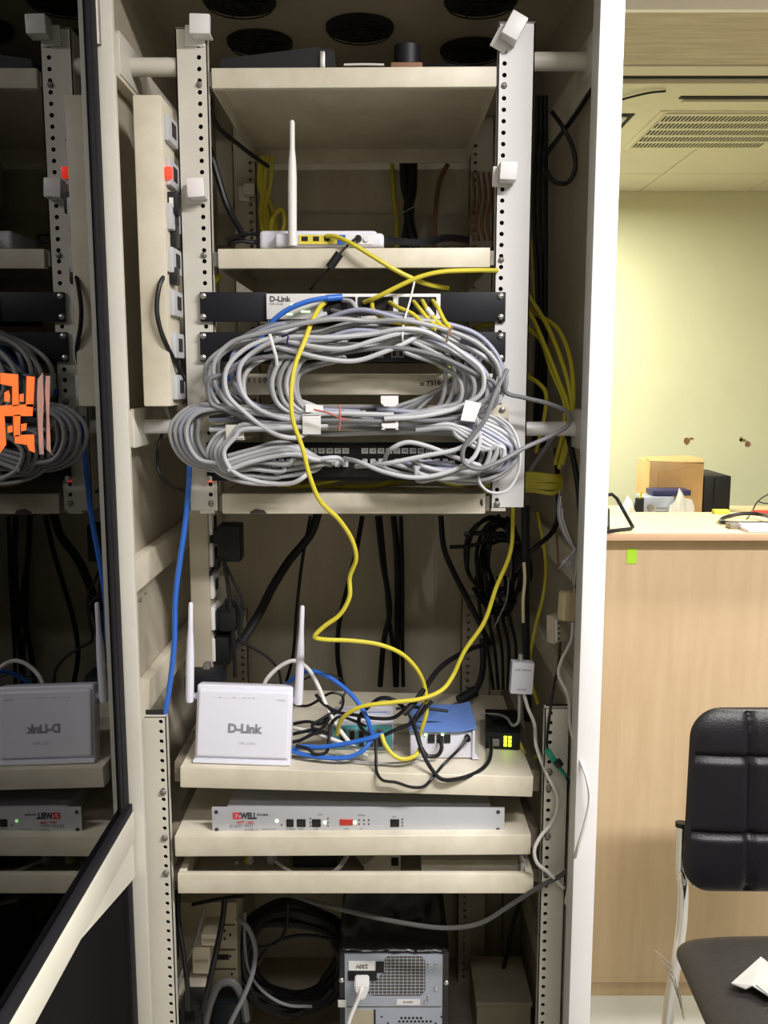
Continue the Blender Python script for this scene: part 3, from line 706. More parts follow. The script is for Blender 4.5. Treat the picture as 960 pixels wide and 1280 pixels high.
# patch panel
t = thing('patch_panel', 'black patch panel with white port labels behind the lower grey coils', 'patch panel', (at(440, 580, YP).x, 1.5, at(440, 602, YP).z))
x0, x1, z0, z1 = prect(258, 553, 625, 601, YP)
part('panel', MB().box(x0, x1, YP, YP + .004, z0, z1, .0008), 'black_metal', t)
part('port_housing', MB().box(at(300, 575, YP).x, at(596, 575, YP).x, YP - .006, YP, at(440, 596, YP).z, at(440, 556, YP).z, .001), 'black_plastic', t)
YQ = YP - .006
gi = 0
for (a, b, n) in ((318, 438, 12), (452, 572, 12)):
    for i in range(n):
        xa = at(a + (b - a) * i / n, 575, YQ).x; xb = at(a + (b - a) * (i + .82) / n, 575, YQ).x
        lb = part('port_label', MB().box(xa, xb, YQ - .0008, YQ, at(440, 567, YQ).z, at(440, 560, YQ).z), 'white_dull', t, False)
        gi += 1
        text_part('port_number', str(gi), .0058, ((xa + xb) / 2, YQ - .0010, at(440, 563.5, YQ).z), 'dark_text', lb, align='CENTER', bold=.0001)
        po = part('port', MB().box(xa, xb, YQ - .0006, YQ, at(440, 586, YQ).z, at(440, 571, YQ).z), 'void', t, False)
        if i % 4 != 3 or a < 400:
            part('plug', MB().box(xa + .001, xb - .001, YQ - .012, YQ, at(440, 583, YQ).z, at(440, 573, YQ).z, .0008, 1), 'pale_cable', po)
plate_screws(t, YP, (598, ), 262, 620)
q = at(261, 600, YU); part('indicator', MB().cyl((RUL[2], YU - .002, q.z), (RUL[2], YU + .004, q.z), .0033), 'led_red', rul)
# dark equipment depth behind the bay
for (a, b, nm) in ((413, 460, 0), ):
    pass

# ================================================================== GREY CABLE COILS
R_ = random.Random(11)
def j(a): return R_.uniform(-a, a)
GR = .0036
def coil_a(i, L, R, T, B, m, Y):
    s = [(470 + j(30), B + j(4), Y), (400, B + j(5), Y - .004), (L + 62, B + j(4), Y), (L + 22, B - 12 + j(3), Y + .002), (L + 2, (T + B) / 2 + 22, Y), (L, (T + B) / 2 - 8, Y - .004), (L + 20, T + 28 + j(4), Y), (L + 58, T + 12 + j(3), Y - .006),
         (400 + j(20), T + 4 + j(7), Y - .008 + j(.006)), (450 + j(15), T + j(8), Y - .01 + j(.006)), (505, T + j(6), Y - .01 + j(.006)), (R - 72, T + 8 + j(5), Y - .006), (R - 28, T + 26 + j(4), Y), (R - 3, (T + B) / 2 - 2, Y - .003), (R - 4, (T + B) / 2 + 24, Y), (R - 32, B - 10 + j(4), Y + .006), (R - 80, B - 2 + j(4), Y), (490 + j(20), B + j(4), Y - .002)]
    cable('grey network cable wound in the upper oval coil', s, GR, m, group='grey cables of the upper coil')
AL = [(258, 634, 408, 522), (263, 630, 414, 528), (268, 626, 402, 519), (274, 620, 398, 512), (282, 614, 420, 530), (300, 606, 412, 521), (338, 600, 407, 533), (350, 594, 424, 525), (362, 586, 430, 517), (373, 578, 434, 522), (262, 622, 438, 526), (290, 628, 394, 515), (306, 610, 426, 529)]
MM = ['grey_cable', 'pale_cable', 'grey_cable', 'dark_grey_cable', 'violet_grey', 'pale_cable', 'grey_cable']
for i, a in enumerate(AL): coil_a(i, *a, MM[i % 7], 1.432 - .045 * ((i * 5) % 13) / 13)
# straight run through the cable manager
for i in range(6):
    y = 511 + i * 5.2
    Y = 1.43 - .008 * (i % 3)
    cable('grey network cable running straight through the cable manager', [(262, y + 4 + j(5), Y), (330, y + j(6), Y), (400, y + 3 + j(6), Y), (470, y + j(6), Y), (540, y + 2 + j(5), Y), (600, y + 6 + j(5), Y), (632, y + 22, Y), (640 + j(5), y + 45, Y), (618, 592 + j(8), Y), (560 + j(15), 590 + j(10), Y), (505 + i * 9, 578, YQ - .008)], GR, MM[(i + 2) % 7], group='grey cables through the manager')
# outer left loop
for i in range(6):
    Lx = 213 + i * 6.5; Y = 1.415 - .006 * (i % 4)
    cable('grey network cable looping out past the left upper rail', [(430, 520 + j(6), Y + .01), (370, 518 + j(7), Y), (310, 512 + j(4), Y), (270, 506 + i * 1.5, Y), (238 + i * 2, 509 + i * 3, Y), (Lx + 2, 530, Y), (Lx + 2, 552, Y), (Lx + 16, 574, Y), (Lx + 42, 586 - i * 2, Y), (290, 586 + j(6), Y + .01), (330 + i * 8, 578, YQ - .008)], GR, MM[(i * 2) % 7], group='grey cables looping past the left rail')
# lower left coil to the patch panel
for i in range(8):
    Lx = 260 + (i % 5) * 5; Y = 1.41 - .007 * (i % 5); xe = 338 + i * 13
    dip = 604 - (i % 4) * 8
    cable('grey network cable in the lower left coil by the patch panel', [(410, 533 + j(4), Y + .01), (340, 533 + j(4), Y), (300, 535 + j(4), Y), (Lx + 14, 542 + i, Y), (Lx, 565, Y), (Lx + 10, 588, Y), (Lx + 42, dip - 2, Y), (Lx + 85, dip, Y), (min(xe - 10, 425), dip - 8, Y), (xe, 580, YQ - .010)], GR, ['pale_cable', 'grey_cable', 'pale_cable', 'grey_cable', 'pale_cable'][i % 5], group='grey cables in the lower left coil')
for i in range(4):
    Y = 1.40 - .006 * i
    cable('pale cable arching over the lower left coil', [(285, 570 + i * 6, Y), (315, 562 + i * 5, Y), (350 + i * 6, 553 + i * 5, Y), (380 + i * 4, 562 + i * 4, Y), (395 + i * 8, 576, YQ - .008)], GR, 'pale_cable' if i % 2 else 'grey_cable', group='pale cables arching over the lower coil')
# lower right coil
for i in range(10):
    Rx = 648 - (i % 6) * 9; Y = 1.415 - .007 * (i % 5); xe = 468 + i * 11
    y0 = 512 + (i % 5) * 5
    cable('grey network cable in the lower right coil by the patch panel', [(520, y0 + 6, Y + .01), (565, y0 + 4, Y), (Rx - 42, y0 + 12, Y), (Rx - 10, y0 + 30, Y), (Rx, 562 + j(4), Y), (Rx - 8, 582 + j(4), Y), (Rx - 42, 594 + j(5) - (i % 3) * 4, Y), (min(Rx - 90, 545), 597 + j(5) - (i % 4) * 5, Y), (min(xe + 22, 520), 588 - (i % 4) * 4 + j(3), Y), (xe, 578, YQ - .010)], GR, ['grey_cable', 'pale_cable', 'violet_grey', 'pale_cable', 'grey_cable'][i % 5], group='grey cables in the lower right coil')
cable('pale cable humped over the right half of the patch panel', [(480, 578, YQ - .01), (488, 562, 1.40), (508, 553, 1.395), (535, 558, 1.395), (570, 572, 1.39), (600, 582, 1.39)], GR, 'pale_cable')
cable('pale cable crossing the lower right coil in a low sag', [(430, 573, YQ - .01), (450, 578, 1.40), (480, 590, 1.385), (520, 597, 1.38), (560, 590, 1.38), (592, 572, 1.38), (600, 548, 1.385), (595, 530, 1.39)], GR, 'pale_cable')
cable('pale cable rising along the lower right coil', [(445, 583, YQ - .01), (480, 580, 1.385), (530, 570, 1.38), (575, 560, 1.38), (595, 545, 1.38), (598, 528, 1.385), (590, 518, 1.4)], GR, 'pale_cable')
cable('dark grey cable bowing out beyond the right upper rail', [(612, 440, 1.41), (628, 470, 1.40), (632, 490, 1.41), (655, 497, 1.42), (690, 506, 1.42), (711, 517, 1.41), (710, 531, 1.40), (688, 545, 1.40), (655, 560, 1.39), (622, 578, 1.375), (596, 586, 1.37), (580, 578, 1.37), (579, 562, 1.37), (590, 545, 1.37), (606, 525, 1.37), (614, 505, 1.375), (622, 485, 1.385), (634, 462, 1.40)], GR, 'dark_grey_cable')
cable('thin pale cable looping under the right end of the coils', [(598, 588, 1.40), (600, 604, 1.39), (612, 615, 1.385), (632, 614, 1.385), (646, 595, 1.39), (650, 565, 1.39), (640, 535, 1.40), (622, 520, 1.41)], .0022, 'pale_cable')
cable('pale cable from the silver-faced switch into the left bend', [(407, 392, YS - .002), (395, 397, 1.44), (372, 408, 1.42), (340, 421, 1.40), (305, 437, 1.39), (283, 462, 1.385), (284, 492, 1.385), (305, 515, 1.385), (345, 543, 1.38), (372, 547, 1.385), (385, 540, 1.39)], .0036, 'pale_cable')
cable('pale cable bent in an arc below the silver-faced switch', [(428, 375, YS - .002), (440, 378, 1.44), (448, 394, 1.42), (443, 415, 1.405), (420, 432, 1.395), (385, 438, 1.39), (350, 434, 1.395), (330, 437, 1.40)], .0036, 'pale_cable')
cable('pale cable sagging lowest under the upper run', [(330, 430, 1.40), (370, 440, 1.385), (410, 449, 1.38), (445, 451, 1.38), (480, 440, 1.38), (508, 428, 1.385), (530, 415, 1.40)], .0036, 'pale_cable')
cable('pale cable crossing the middle of the upper run', [(345, 423, 1.39), (390, 433, 1.38), (430, 436, 1.375), (470, 425, 1.375), (505, 416, 1.38), (540, 414, 1.395)], .0036, 'pale_cable')
cable('dark grey cable from under the switch ports to the upper run', [(415, 388, YS - .002), (430, 392, 1.44), (455, 402, 1.43), (500, 403, 1.42), (540, 408, 1.42), (575, 425, 1.42)], GR, 'dark_grey_cable')
for i in range(5):
    cable('dim grey cable slanting behind the right bend of the upper coil', [(470 + i * 12, 516, 1.452), (520 + i * 6, 500 - i * 2, 1.448), (560 + i * 4, 482 - i * 4, 1.444), (590, 462 - i * 5, 1.44), (605, 445 - i * 4, 1.43)], .0032, ['grey_cable', 'dark_grey_cable'][i % 2], group='dim cables behind the right bend')
for i in range(4):
    cable('grey cable dropping steeply inside the right bend of the coil', [(530 + i * 10, 428, 1.43), (548 + i * 9, 440, 1.425), (556 + i * 11, 462, 1.42), (556 + i * 11, 485, 1.425), (548 + i * 8, 508, 1.435), (530, 520, 1.44)], GR, ['grey_cable', 'pale_cable'][i % 2], group='cables dropping inside the right bend')
for i in range(4):
    x = 352 + i * 9
    cable('grey cable bending down inside the left turn of the coil', [(430, 418 + i * 4, 1.41), (x + 30, 428 + i * 3, 1.40), (x, 450, 1.395), (x - 12, 478, 1.395), (x - 4, 505, 1.40), (x + 25, 520, 1.405), (x + 80, 522 + i * 2, 1.41)], GR, ['pale_cable', 'grey_cable'][i % 2], group='cables bending inside the left turn')
# ties
def strip(label, seq, w, m, name='cable_tie', cat='cable tie'):
    return cable(label, seq, w, m, name=name, cat=cat, n=6)
strip('white zip tie round the left of the upper coil', [(337, 418, 1.365), (341, 432, 1.362), (345, 446, 1.365), (346, 456, 1.37)], .0025, 'white_dull')
strip('violet string tied on the upper run of grey cables', [(352, 421, 1.37), (360, 419, 1.367), (359, 428, 1.367), (362, 433, 1.372)], .0016, 'navy')
strip('long white tie from the yellow cables down to the coil', [(518, 352, 1.43), (512, 378, 1.42), (505, 402, 1.39), (503, 420, 1.375), (504, 432, 1.39)], .0016, 'white_dull')
strip('red string crossing the cables in the manager', [(392, 512, 1.36), (410, 516, 1.358), (424, 522, 1.357), (436, 525, 1.358)], .0014, 'red_string')
strip('red string hanging upright by the manager finger', [(424, 506, 1.36), (425, 520, 1.356), (424, 538, 1.36)], .0014, 'red_string')
strip('brown wire tie binding the yellow cables to the coil', [(558, 428, 1.38), (561, 416, 1.378), (566, 408, 1.385)], .0016, 'brown_wire')
q = pts([(383, 506), (405, 508), (404, 515), (382, 514)], 1.37)
single('paper_label', MB().prism([at(382, 505, 1.395), at(404, 507, 1.395), at(404, 516, 1.393), (at(382, 515, 1.393))], (0, .0012, 0)), 'paper', 'small paper label on the cables near the manager centre', 'label', smooth=False)

# ================================================================== YELLOW CABLES
YR = .0036
cable('long yellow cable hanging from the switch down to the blue-lidded box', [(407, 378, YS - .002), (400, 384, 1.43), (390, 402, 1.40), (380, 428, 1.372), (369, 456, 1.36), (364, 490, 1.35), (366, 525, 1.345), (378, 560, 1.345), (387, 595, 1.345), (400, 626, 1.355), (424, 650, 1.375), (440, 675, 1.39), (445, 698, 1.40), (437, 722, 1.41), (437, 745, 1.41), (425, 768, 1.41), (404, 784, 1.41), (393, 796, 1.41), (402, 799, 1.42), (440, 801, 1.44), (475, 806, 1.45), (503, 818, 1.46), (522, 838, 1.47), (531, 860, 1.48), (533, 890, 1.47), (528, 908, 1.47), (524, 920, 1.475)], YR, 'yellow_cable')
cable('yellow cable sweeping down from the right rail to the teal switch', [(640, 600, 1.60), (641, 650, 1.58), (638, 690, 1.56), (620, 735, 1.53), (605, 778, 1.51), (580, 815, 1.50), (566, 845, 1.49), (553, 862, 1.47), (528, 873, 1.45), (490, 878, 1.44), (450, 884, 1.44), (428, 898, 1.45), (421, 918, 1.47)], YR, 'yellow_cable')
cable('yellow cable dipping in front of the small boxes on the tilted shelf', [(477, 918, 1.44), (481, 930, 1.43), (492, 944, 1.425), (505, 949, 1.425), (520, 944, 1.43), (526, 932, 1.45)], YR, 'yellow_cable')
cable('yellow cable leaving the single-antenna router to the right', [(408, 295, Yr - .003), (420, 296, 1.465), (440, 305, 1.45), (465, 320, 1.445), (495, 338, 1.445), (525, 352, 1.45), (560, 361, 1.49)], YR, 'yellow_cable')
cable('yellow cable arching from the switch to behind the right rail', [(455, 378, YS - .002), (470, 372, 1.44), (500, 357, 1.435), (525, 346, 1.435), (550, 340, 1.44), (590, 338, 1.455), (622, 338, 1.468)], YR, 'yellow_cable')
FY = [[(465, 378), (467, 388), (478, 398), (500, 404), (520, 408)], [(487, 378), (497, 384), (515, 392), (530, 405), (545, 411)], [(517, 377), (526, 388), (538, 402), (553, 412)], [(528, 376), (535, 388), (548, 404), (560, 413)], [(541, 376), (548, 386), (555, 400), (563, 411)]]
FL = ['yellow cable in the switch, leftmost of the five tied to the coil', 'yellow cable in the switch, second of the five tied to the coil', 'yellow cable in the switch, middle of the five tied to the coil', 'yellow cable in the switch, second from right, with white sleeve', 'yellow cable in the switch, rightmost of the five tied to the coil']
for i, sq in enumerate(FY):
    n = len(sq); o = cable(FL[i], [(a, b, (YS - .002) if k == 0 else 1.435 - .012 * k) for k, (a, b) in enumerate(sq)], .0033, 'yellow_cable')
    if i == 3: part('sleeve', MB().cyl(at(534, 386, 1.421), at(541, 395, 1.415), .0042, n=10), 'white_dull', o)
BY = [[(668, 380, 1.66), (690, 420, 1.58), (708, 470, 1.53), (715, 505, 1.51)], [(664, 395, 1.64), (680, 430, 1.58), (700, 480, 1.54), (711, 510, 1.52)], [(666, 388, 1.68), (698, 412, 1.58), (713, 450, 1.53), (717, 490, 1.51)], [(660, 410, 1.64), (676, 425, 1.60), (690, 465, 1.56), (706, 505, 1.53)], [(660, 470, 1.62), (672, 478, 1.60), (682, 490, 1.59)]]
for i, sq in enumerate(BY):
    sq = [(sq[0][0] - 22, sq[0][1] - 30, sq[0][2] + .03)] + sq + [(sq[-1][0] - 1, sq[-1][1] + 28, sq[-1][2] + .01), (sq[-1][0] - 12, sq[-1][1] + 75, sq[-1][2] + .05)]
    cable('dim yellow cable fanning down behind the right upper rail', sq, .0038, 'yellow_cable', group='yellow cables fanning behind the right rail')
for i in range(6):
    y = 592 + i * 4.2
    cable('yellow cable stretched level behind the lower end of the right rail', [(585, y - 2 + j(3), 1.62), (630, y + j(2), 1.62), (665, y, 1.61), (690, y + 2 + j(2), 1.60), (702, y + 3 - i, 1.61)], .004, 'yellow_cable', group='level yellow cables behind the right rail')
for i, sq in enumerate(([(335, 603), (365, 609), (400, 604), (440, 596), (480, 592)], [(430, 608), (470, 607), (495, 598), (515, 590), (540, 596)], [(350, 598), (420, 608), (480, 606), (520, 597)], [(540, 597), (570, 606), (600, 604)])):
    cable('yellow cable lying on the chipped shelf under the patch panel', [(a, b, 1.50 + .02 * i) for a, b in sq], .0035, 'yellow_cable', group='yellow cables on the chipped shelf')
cable('yellow cable hanging down the right inner wall', [(672, 640, 1.72), (682, 700, 1.70), (680, 740, 1.68), (668, 790, 1.66), (662, 840, 1.65), (672, 880, 1.64)], .0034, 'yellow_cable')
cable('yellow cable hanging against the right rear rail upper bay', [(665, 300, 1.85), (670, 380, 1.85), (680, 440, 1.82)], .0038, 'yellow_cable')
o = cable('short yellow cable with blue plug at the black converter', [(643, 918, 1.55), (650, 930, 1.53), (657, 943, 1.52), (667, 947, 1.52), (678, 944, 1.54)], .0036, 'yellow_cable')
part('plug', MB().cyl(at(641, 916, 1.555), at(648, 927, 1.535), .0062, n=10), 'blue_cable', o)
cable('yellow-green cable end sticking out by the left rail', [(262, 356, 1.50), (268, 352, 1.50), (274, 346, 1.51)], .005, 'yellow_cable')
cable('short yellow cable end right of the black switch', [(595, 410, 1.50), (608, 406, 1.49), (622, 406, 1.49)], .0035, 'yellow_cable')
cable('yellow cable end poking out under the black switch', [(548, 440, 1.45), (545, 452, 1.445), (556, 462, 1.45), (566, 455, 1.46)], .003, 'yellow_cable')

# ================================================================== BLUE CABLES
o = cable('blue cable from the switch into the left of the coils', [(425, 372, YS - .004), (405, 373, 1.44), (378, 379, 1.43), (352, 392, 1.425), (334, 410, 1.425), (318, 436, 1.43), (300, 460, 1.44), (280, 478, 1.445), (262, 492, 1.455)], .0040, 'blue_cable')
part('plug', MB().cyl(at(427, 371.5, YS - .004), at(408, 373, 1.442), .0052, n=10), 'blue_cable', o)
cable('blue cable hanging down the left side beside the lower rail', [(238, 520, 1.462), (237, 580, 1.46), (233, 640, 1.455), (225, 700, 1.45), (219, 750, 1.445), (218, 800, 1.44), (213, 850, 1.435), (206, 893, 1.432), (203, 910, 1.44)], .0044, 'blue_cable')
cable('blue cable arching behind the right router antenna to the teal switch', [(345, 880, 1.56), (362, 852, 1.54), (385, 839, 1.52), (410, 846, 1.50), (437, 866, 1.48), (455, 890, 1.46), (463, 910, 1.455), (466, 922, 1.455)], .0040, 'blue_cable')
cable('upper blue cable lying on the tilted shelf beside the router', [(358, 944, 1.46), (372, 934, 1.455), (400, 934, 1.445), (435, 929, 1.44), (465, 922, 1.44), (479, 917, 1.445)], .0040, 'blue_cable')
cable('lower blue cable lying on the tilted shelf beside the router', [(358, 936, 1.465), (375, 942, 1.45), (405, 947, 1.44), (438, 946, 1.435), (455, 937, 1.437), (465, 924, 1.445)], .0040, 'blue_cable')

# ================================================================== BLACK POWER CABLES BELOW THE UPPER BAY
BK = [('thick black cable slanting from the chipped shelf to the lower power strip', [(398, 640, 1.80), (388, 668, 1.79), (362, 700, 1.77), (340, 735, 1.74), (322, 770, 1.70), (300, 803, 1.67), (288, 812, 1.66)], .0085),
      ('thin black cable close beside the slanting thick one', [(388, 645, 1.95), (378, 700, 1.95), (371, 760, 1.95), (366, 820, 1.94), (358, 852, 1.93)], .0035),
      ('black cable hanging behind the long yellow one', [(453, 645, 1.98), (445, 690, 1.98), (434, 735, 1.98), (424, 780, 1.98), (422, 820, 1.98), (427, 855, 1.97)], .0055),
      ('black cable crossing another at the back, starting left', [(472, 645, 1.98), (478, 700, 1.98), (487, 765, 1.97), (480, 800, 1.97), (475, 858, 1.97)], .0062),
      ('black cable crossing another at the back, starting next to it', [(475, 645, 1.99), (482, 720, 1.99), (487, 780, 1.99), (492, 815, 1.99), (494, 858, 1.99)], .0050),
      ('straight thick black cable at the middle of the back panel', [(492, 645, 1.99), (496, 690, 1.99), (497, 760, 1.99), (495, 858, 1.99)], .0068),
      ('straight thin black cable right of the middle back panel', [(501, 645, 1.99), (503, 720, 1.99), (503, 800, 1.99), (504, 858, 1.99)], .0045),
      ('black cable slanting down to the dark bundle on the right', [(551, 645, 1.90), (555, 685, 1.90), (567, 715, 1.88), (585, 750, 1.86), (600, 780, 1.84), (612, 806, 1.80)], .0058),
      ('black cable ending in a connector above the blue-lidded box', [(603, 798, 1.78), (604, 830, 1.76), (600, 852, 1.74), (592, 866, 1.73), (580, 874, 1.72)], .0062),
      ('black cable reaching from the dark bundle across the yellow one', [(606, 805, 1.70), (580, 815, 1.62), (550, 835, 1.54), (530, 862, 1.48), (515, 882, 1.45), (505, 893, 1.44)], .0046)]
for l, sq, r in BK:
    o = cable(l, sq, r, 'black_cable', name='power_cable')
    if 'connector' in l: part('connector', MB().cyl(at(594, 864, 1.735), at(574, 876, 1.715), .011, n=12), 'black_plastic', o)
# dark coil at the right back
for i in range(9):
    cx, cy = 622 + j(8), 702 + j(10); rx, ry = 26 + j(10), 48 + j(16)
    sq = [(cx + rx * math.cos(a) + j(2), cy + ry * math.sin(a) + j(2), 1.82 + j(.05)) for a in [k * math.pi / 6 + i for k in range(12)]]
    cable('black lead of the dark tangle hung at the right back', sq, .0042, 'black_cable', name='power_cable', group='dark tangle at the right back')
cable('black strap end sticking left from the dark tangle', [(562, 684, 1.80), (590, 682, 1.80), (620, 672, 1.8), (650, 678, 1.78)], .004, 'black_cable', name='strap')
cable('upper black strap end sticking left from the dark tangle', [(580, 668, 1.80), (605, 666, 1.80), (640, 670, 1.8)], .005, 'black_cable', name='strap')
for i in range(5):
    x = 605 + i * 9
    cable('dim black wire hanging below the dark tangle', [(x - 10, 720, 1.9), (x - 4, 770, 1.9), (x + 4, 810, 1.9), (x + 12 - i * 3, 862, 1.88)], .0035, 'black_cable', name='power_cable', group='dim wires below the dark tangle')
cable('thin grey wire looping inside the dark tangle', [(636, 722, 1.74), (633, 750, 1.74), (622, 775, 1.75), (618, 785, 1.76)], .0014, 'grey_cable', name='wire')
cable('black trunk cable down the right inner corner', [(657, 632, 1.56), (657, 700, 1.56), (657, 780, 1.56), (658, 840, 1.57), (660, 900, 1.58)], .0075, 'black_cable', name='trunk_cable')
cable('pale wire stub beside the right trunk cable', [(655, 703, 1.545), (656, 725, 1.545), (654, 748, 1.545), (654, 778, 1.55)], .0028, 'beige_plastic', name='wire')
cable('black cable crossing to the right wall below the rail', [(695, 560, 1.62), (697, 600, 1.61), (697, 650, 1.60), (688, 668, 1.58), (665, 688, 1.56), (645, 715, 1.6)], .0045, 'black_cable', name='power_cable')
cable('black cable down the right inner wall by the post', [(706, 530, 1.52), (716, 570, 1.50), (724, 620, 1.48), (726, 680, 1.47), (727, 712, 1.46), (720, 735, 1.5)], .0048, 'black_cable', name='power_cable')
cable('black cable loop hung on the upper right inner wall', [(690, 140, 1.62), (704, 160, 1.60), (716, 185, 1.60), (719, 210, 1.60), (710, 228, 1.60), (695, 228, 1.60), (684, 215, 1.61), (682, 195, 1.63), (700, 170, 1.62), (722, 140, 1.55), (740, 112, 1.46)], .0038, 'black_cable', name='power_cable')
for i in range(3):
    cable('dim black cable behind the right upper rail', [(672 + i * 5, 120, 1.8), (668 + i * 7, 260, 1.8), (672 + i * 5, 380, 1.78), (668 + i * 6, 560, 1.75)], .0045, 'black_cable', name='power_cable', group='dim cables behind the right upper rail')
cable('grey cable slanting behind the foot of the right rail', [(692, 545, 1.65), (675, 570, 1.66), (660, 592, 1.68)], .004, 'grey_cable')
cable('black cable drooping from the left spacer tube to the blue cable', [(203, 540, 1.50), (197, 565, 1.49), (199, 590, 1.485), (212, 606, 1.475), (232, 615, 1.47)], .0026, 'black_cable', name='power_cable')

# ================================================================== VERTICAL POWER STRIPS
x0, x1 = at(172, 300, 1.40).x, at(207, 300, 1.40).x
zt_, zb_ = at(190, 118, 1.40).z, at(195, 508, 1.40).z
t = thing('power_strip', 'tall cream power strip standing inside the left of the upper bay', 'power strip', ((x0 + x1) / 2, 1.43, zb_))
part('body', MB().box(x0, x1, 1.40, 1.485, zb_, zt_, .003), 'cream_dirty', t)
for i in range(7):
    zc = zt_ - .04 - i * .063
    so = part('socket', MB().box(x1 - .001, x1 + .008, 1.412, 1.472, zc - .020, zc + .018, .003), 'pale_cable', t)
    part('socket_hole', MB().box(x1 + .0075, x1 + .009, 1.43, 1.455, zc - .010, zc + .010), 'void', so, False)
zl = at(209, 216, 1.41).z
part('switch_light', MB().box(x1 + .001, x1 + .011, 1.404, 1.416, zl - .008, zl + .008, .002), 'led_red', t, label='glowing red switch')
def plug_block(label, px, py, Y, w, h, d):
    c = at(px, py, Y); return single('power_plug', MB().box(c.x - w / 2, c.x + w / 2, Y, Y + d, c.z - h / 2, c.z + h / 2, .004), 'black_plastic', label, 'plug')
plug_block('black plug with white mark below the glowing red switch', 213, 253, 1.42, .022, .032, .03)
c = at(214, 253, 1.419); part('mark', MB().box(c.x - .003, c.x + .003, 1.4185, 1.421, c.z - .007, c.z + .007), 'white_dull', [q for q in bpy.data.objects if q.get('label', '').startswith('black plug with white mark')][0], False)
plug_block('small black plug at mid height of the tall power strip', 213, 287, 1.43, .016, .05, .03)
o = plug_block('black plug with curved lead on the tall power strip', 211, 344, 1.415, .022, .026, .03)
cable('black lead curving down beside the tall power strip', [(209, 340, 1.41), (200, 355, 1.395), (196, 385, 1.39), (200, 410, 1.392), (210, 435, 1.40), (222, 458, 1.43), (230, 475, 1.46)], .0035, 'black_cable', name='power_lead')
plug_block('lowest black plug on the tall power strip', 217, 462, 1.45, .018, .06, .03)
cable('black lead hanging behind the left upper rail', [(218, 300, 1.49), (217, 380, 1.49), (219, 440, 1.49), (216, 508, 1.49)], .008, 'black_cable', name='power_lead')

# lower vertical strip with adapters
YS2 = 1.60
x0, x1 = at(238, 740, YS2).x, at(262, 740, YS2).x
zt_, zb_ = 1.27, at(250, 838, YS2).z
t = thing('power_strip', 'cream power strip full of black adapters above the two-antenna router', 'power strip', ((x0 + x1) / 2, 1.63, zb_))
part('body', MB().box(x0, x1, YS2, YS2 + .075, zb_, zt_, .003), 'cream_inner', t)
part('back_plate', MB().box(x0, at(288, 740, YS2 + .07).x, YS2 + .066, YS2 + .072, zb_, zb_ + .16), 'cream_inner', t)
for i in range(5):
    zc = zb_ + .035 + i * .058
    so = part('socket', MB().box(x1 - .001, x1 + .006, YS2 + .008, YS2 + .066, zc - .022, zc + .022, .003), 'white_dull', t)
    part('socket_hole', MB().box(x1 + .0055, x1 + .007, YS2 + .025, YS2 + .05, zc - .010, zc + .010), 'void', so, False)
def adapter(label, a, b, stub, Y=YS2):
    X0, X1, Z0, Z1 = prect(*a, Y + .01); t = thing('power_adapter', label, 'adapter', ((X0 + X1) / 2, Y + .03, Z0), 'black adapters on the lower power strip')
    part('body', MB().box(X0, X1, Y + .01, Y + .058, Z0, Z1, .004), 'black_plastic', t)
    X0, X1, Z0, Z1 = prect(*b, Y + .015)
    part('plug', MB().box(X0, X1, Y + .015, Y + .052, Z0, Z1, .003), 'black_plastic', t)
adapter('large black adapter at the top of the lower power strip', (272, 657, 300, 703), (262, 662, 276, 680), 0)
adapter('black adapter in the middle of the lower power strip', (274, 759, 295, 790), (262, 765, 276, 786), 0)
adapter('black adapter at the bottom of the lower power strip', (266, 797, 287, 832), (262, 803, 268, 825), 0)
plug_block('small black plug under the topmost adapter', 267, 705, YS2 + .02, .018, .022, .03)
LE = [('black lead bowing left of the lower power strip', [(266, 712), (255, 728), (248, 748), (249, 775), (255, 800), (257, 830)], .0032),
      ('black lead hanging from the topmost adapter', [(280, 703), (284, 725), (287, 750), (288, 762)], .0038),
      ('thin black lead curving past the middle adapter', [(281, 703), (291, 725), (301, 745), (303, 770), (298, 790), (300, 797)], .0025),
      ('black lead looped over the middle adapter', [(279, 762), (283, 750), (291, 747), (299, 757), (302, 775), (300, 800), (316, 810), (335, 822), (348, 838), (352, 858)], .0026),
      ('black lead dropping below the middle adapter', [(291, 788), (293, 815), (294, 846)], .0036)]
for l, sq, r in LE: cable(l, [(a, b, YS2 + .005) for a, b in sq], r, 'black_cable', name='power_lead')
q = at(258, 850, 1.52)
single('power_adapter', MB().box(q.x - .035, q.x + .03, 1.50, 1.56, q.z - .03, q.z + .012, .006), 'black_metal', 'dark adapter half hidden behind the two-antenna router', 'adapter')
single('wire_clip', MB().box(at(253, 836, 1.54).x, at(262, 836, 1.54).x, 1.54, 1.56, at(255, 846, 1.54).z, at(255, 830, 1.54).z, .003), 'steel_dull', 'grey clip beside the half hidden dark adapter', 'clip')

# ================================================================== TWO-ANTENNA ROUTER
zA = lambda px: at(225, 959, 1.413).z + (at(667, 971, 1.413).z - at(225, 959, 1.413).z) * (px - 225) / 442.0
def on_shelf(px, Y):      # height of the tilted shelf top under a pixel column at depth Y
    x = at(px, 930, Y).x; xl = at(225, 959, 1.413).x; xr = at(667, 971, 1.413).x
    return at(225, 959, 1.413).z + (at(667, 971, 1.413).z - at(225, 959, 1.413).z) * (x - xl) / (xr - xl)
YRt = 1.428
rx0, rx1 = at(241, 930, YRt).x, at(362, 930, YRt).x
rz = on_shelf(300, YRt) + .001
rw = rx1 - rx0; rxc = (rx0 + rx1) / 2
MR = Matrix.Translation((rxc, YRt, rz)) @ Matrix.Rotation(.034, 4, 'Y') @ Matrix.Rotation(-.19, 4, 'X')
t = thing('wireless_router', 'white router with two antennas standing on the tilted shelf', 'router', (rxc, YRt + .02, rz))
rh = .1275
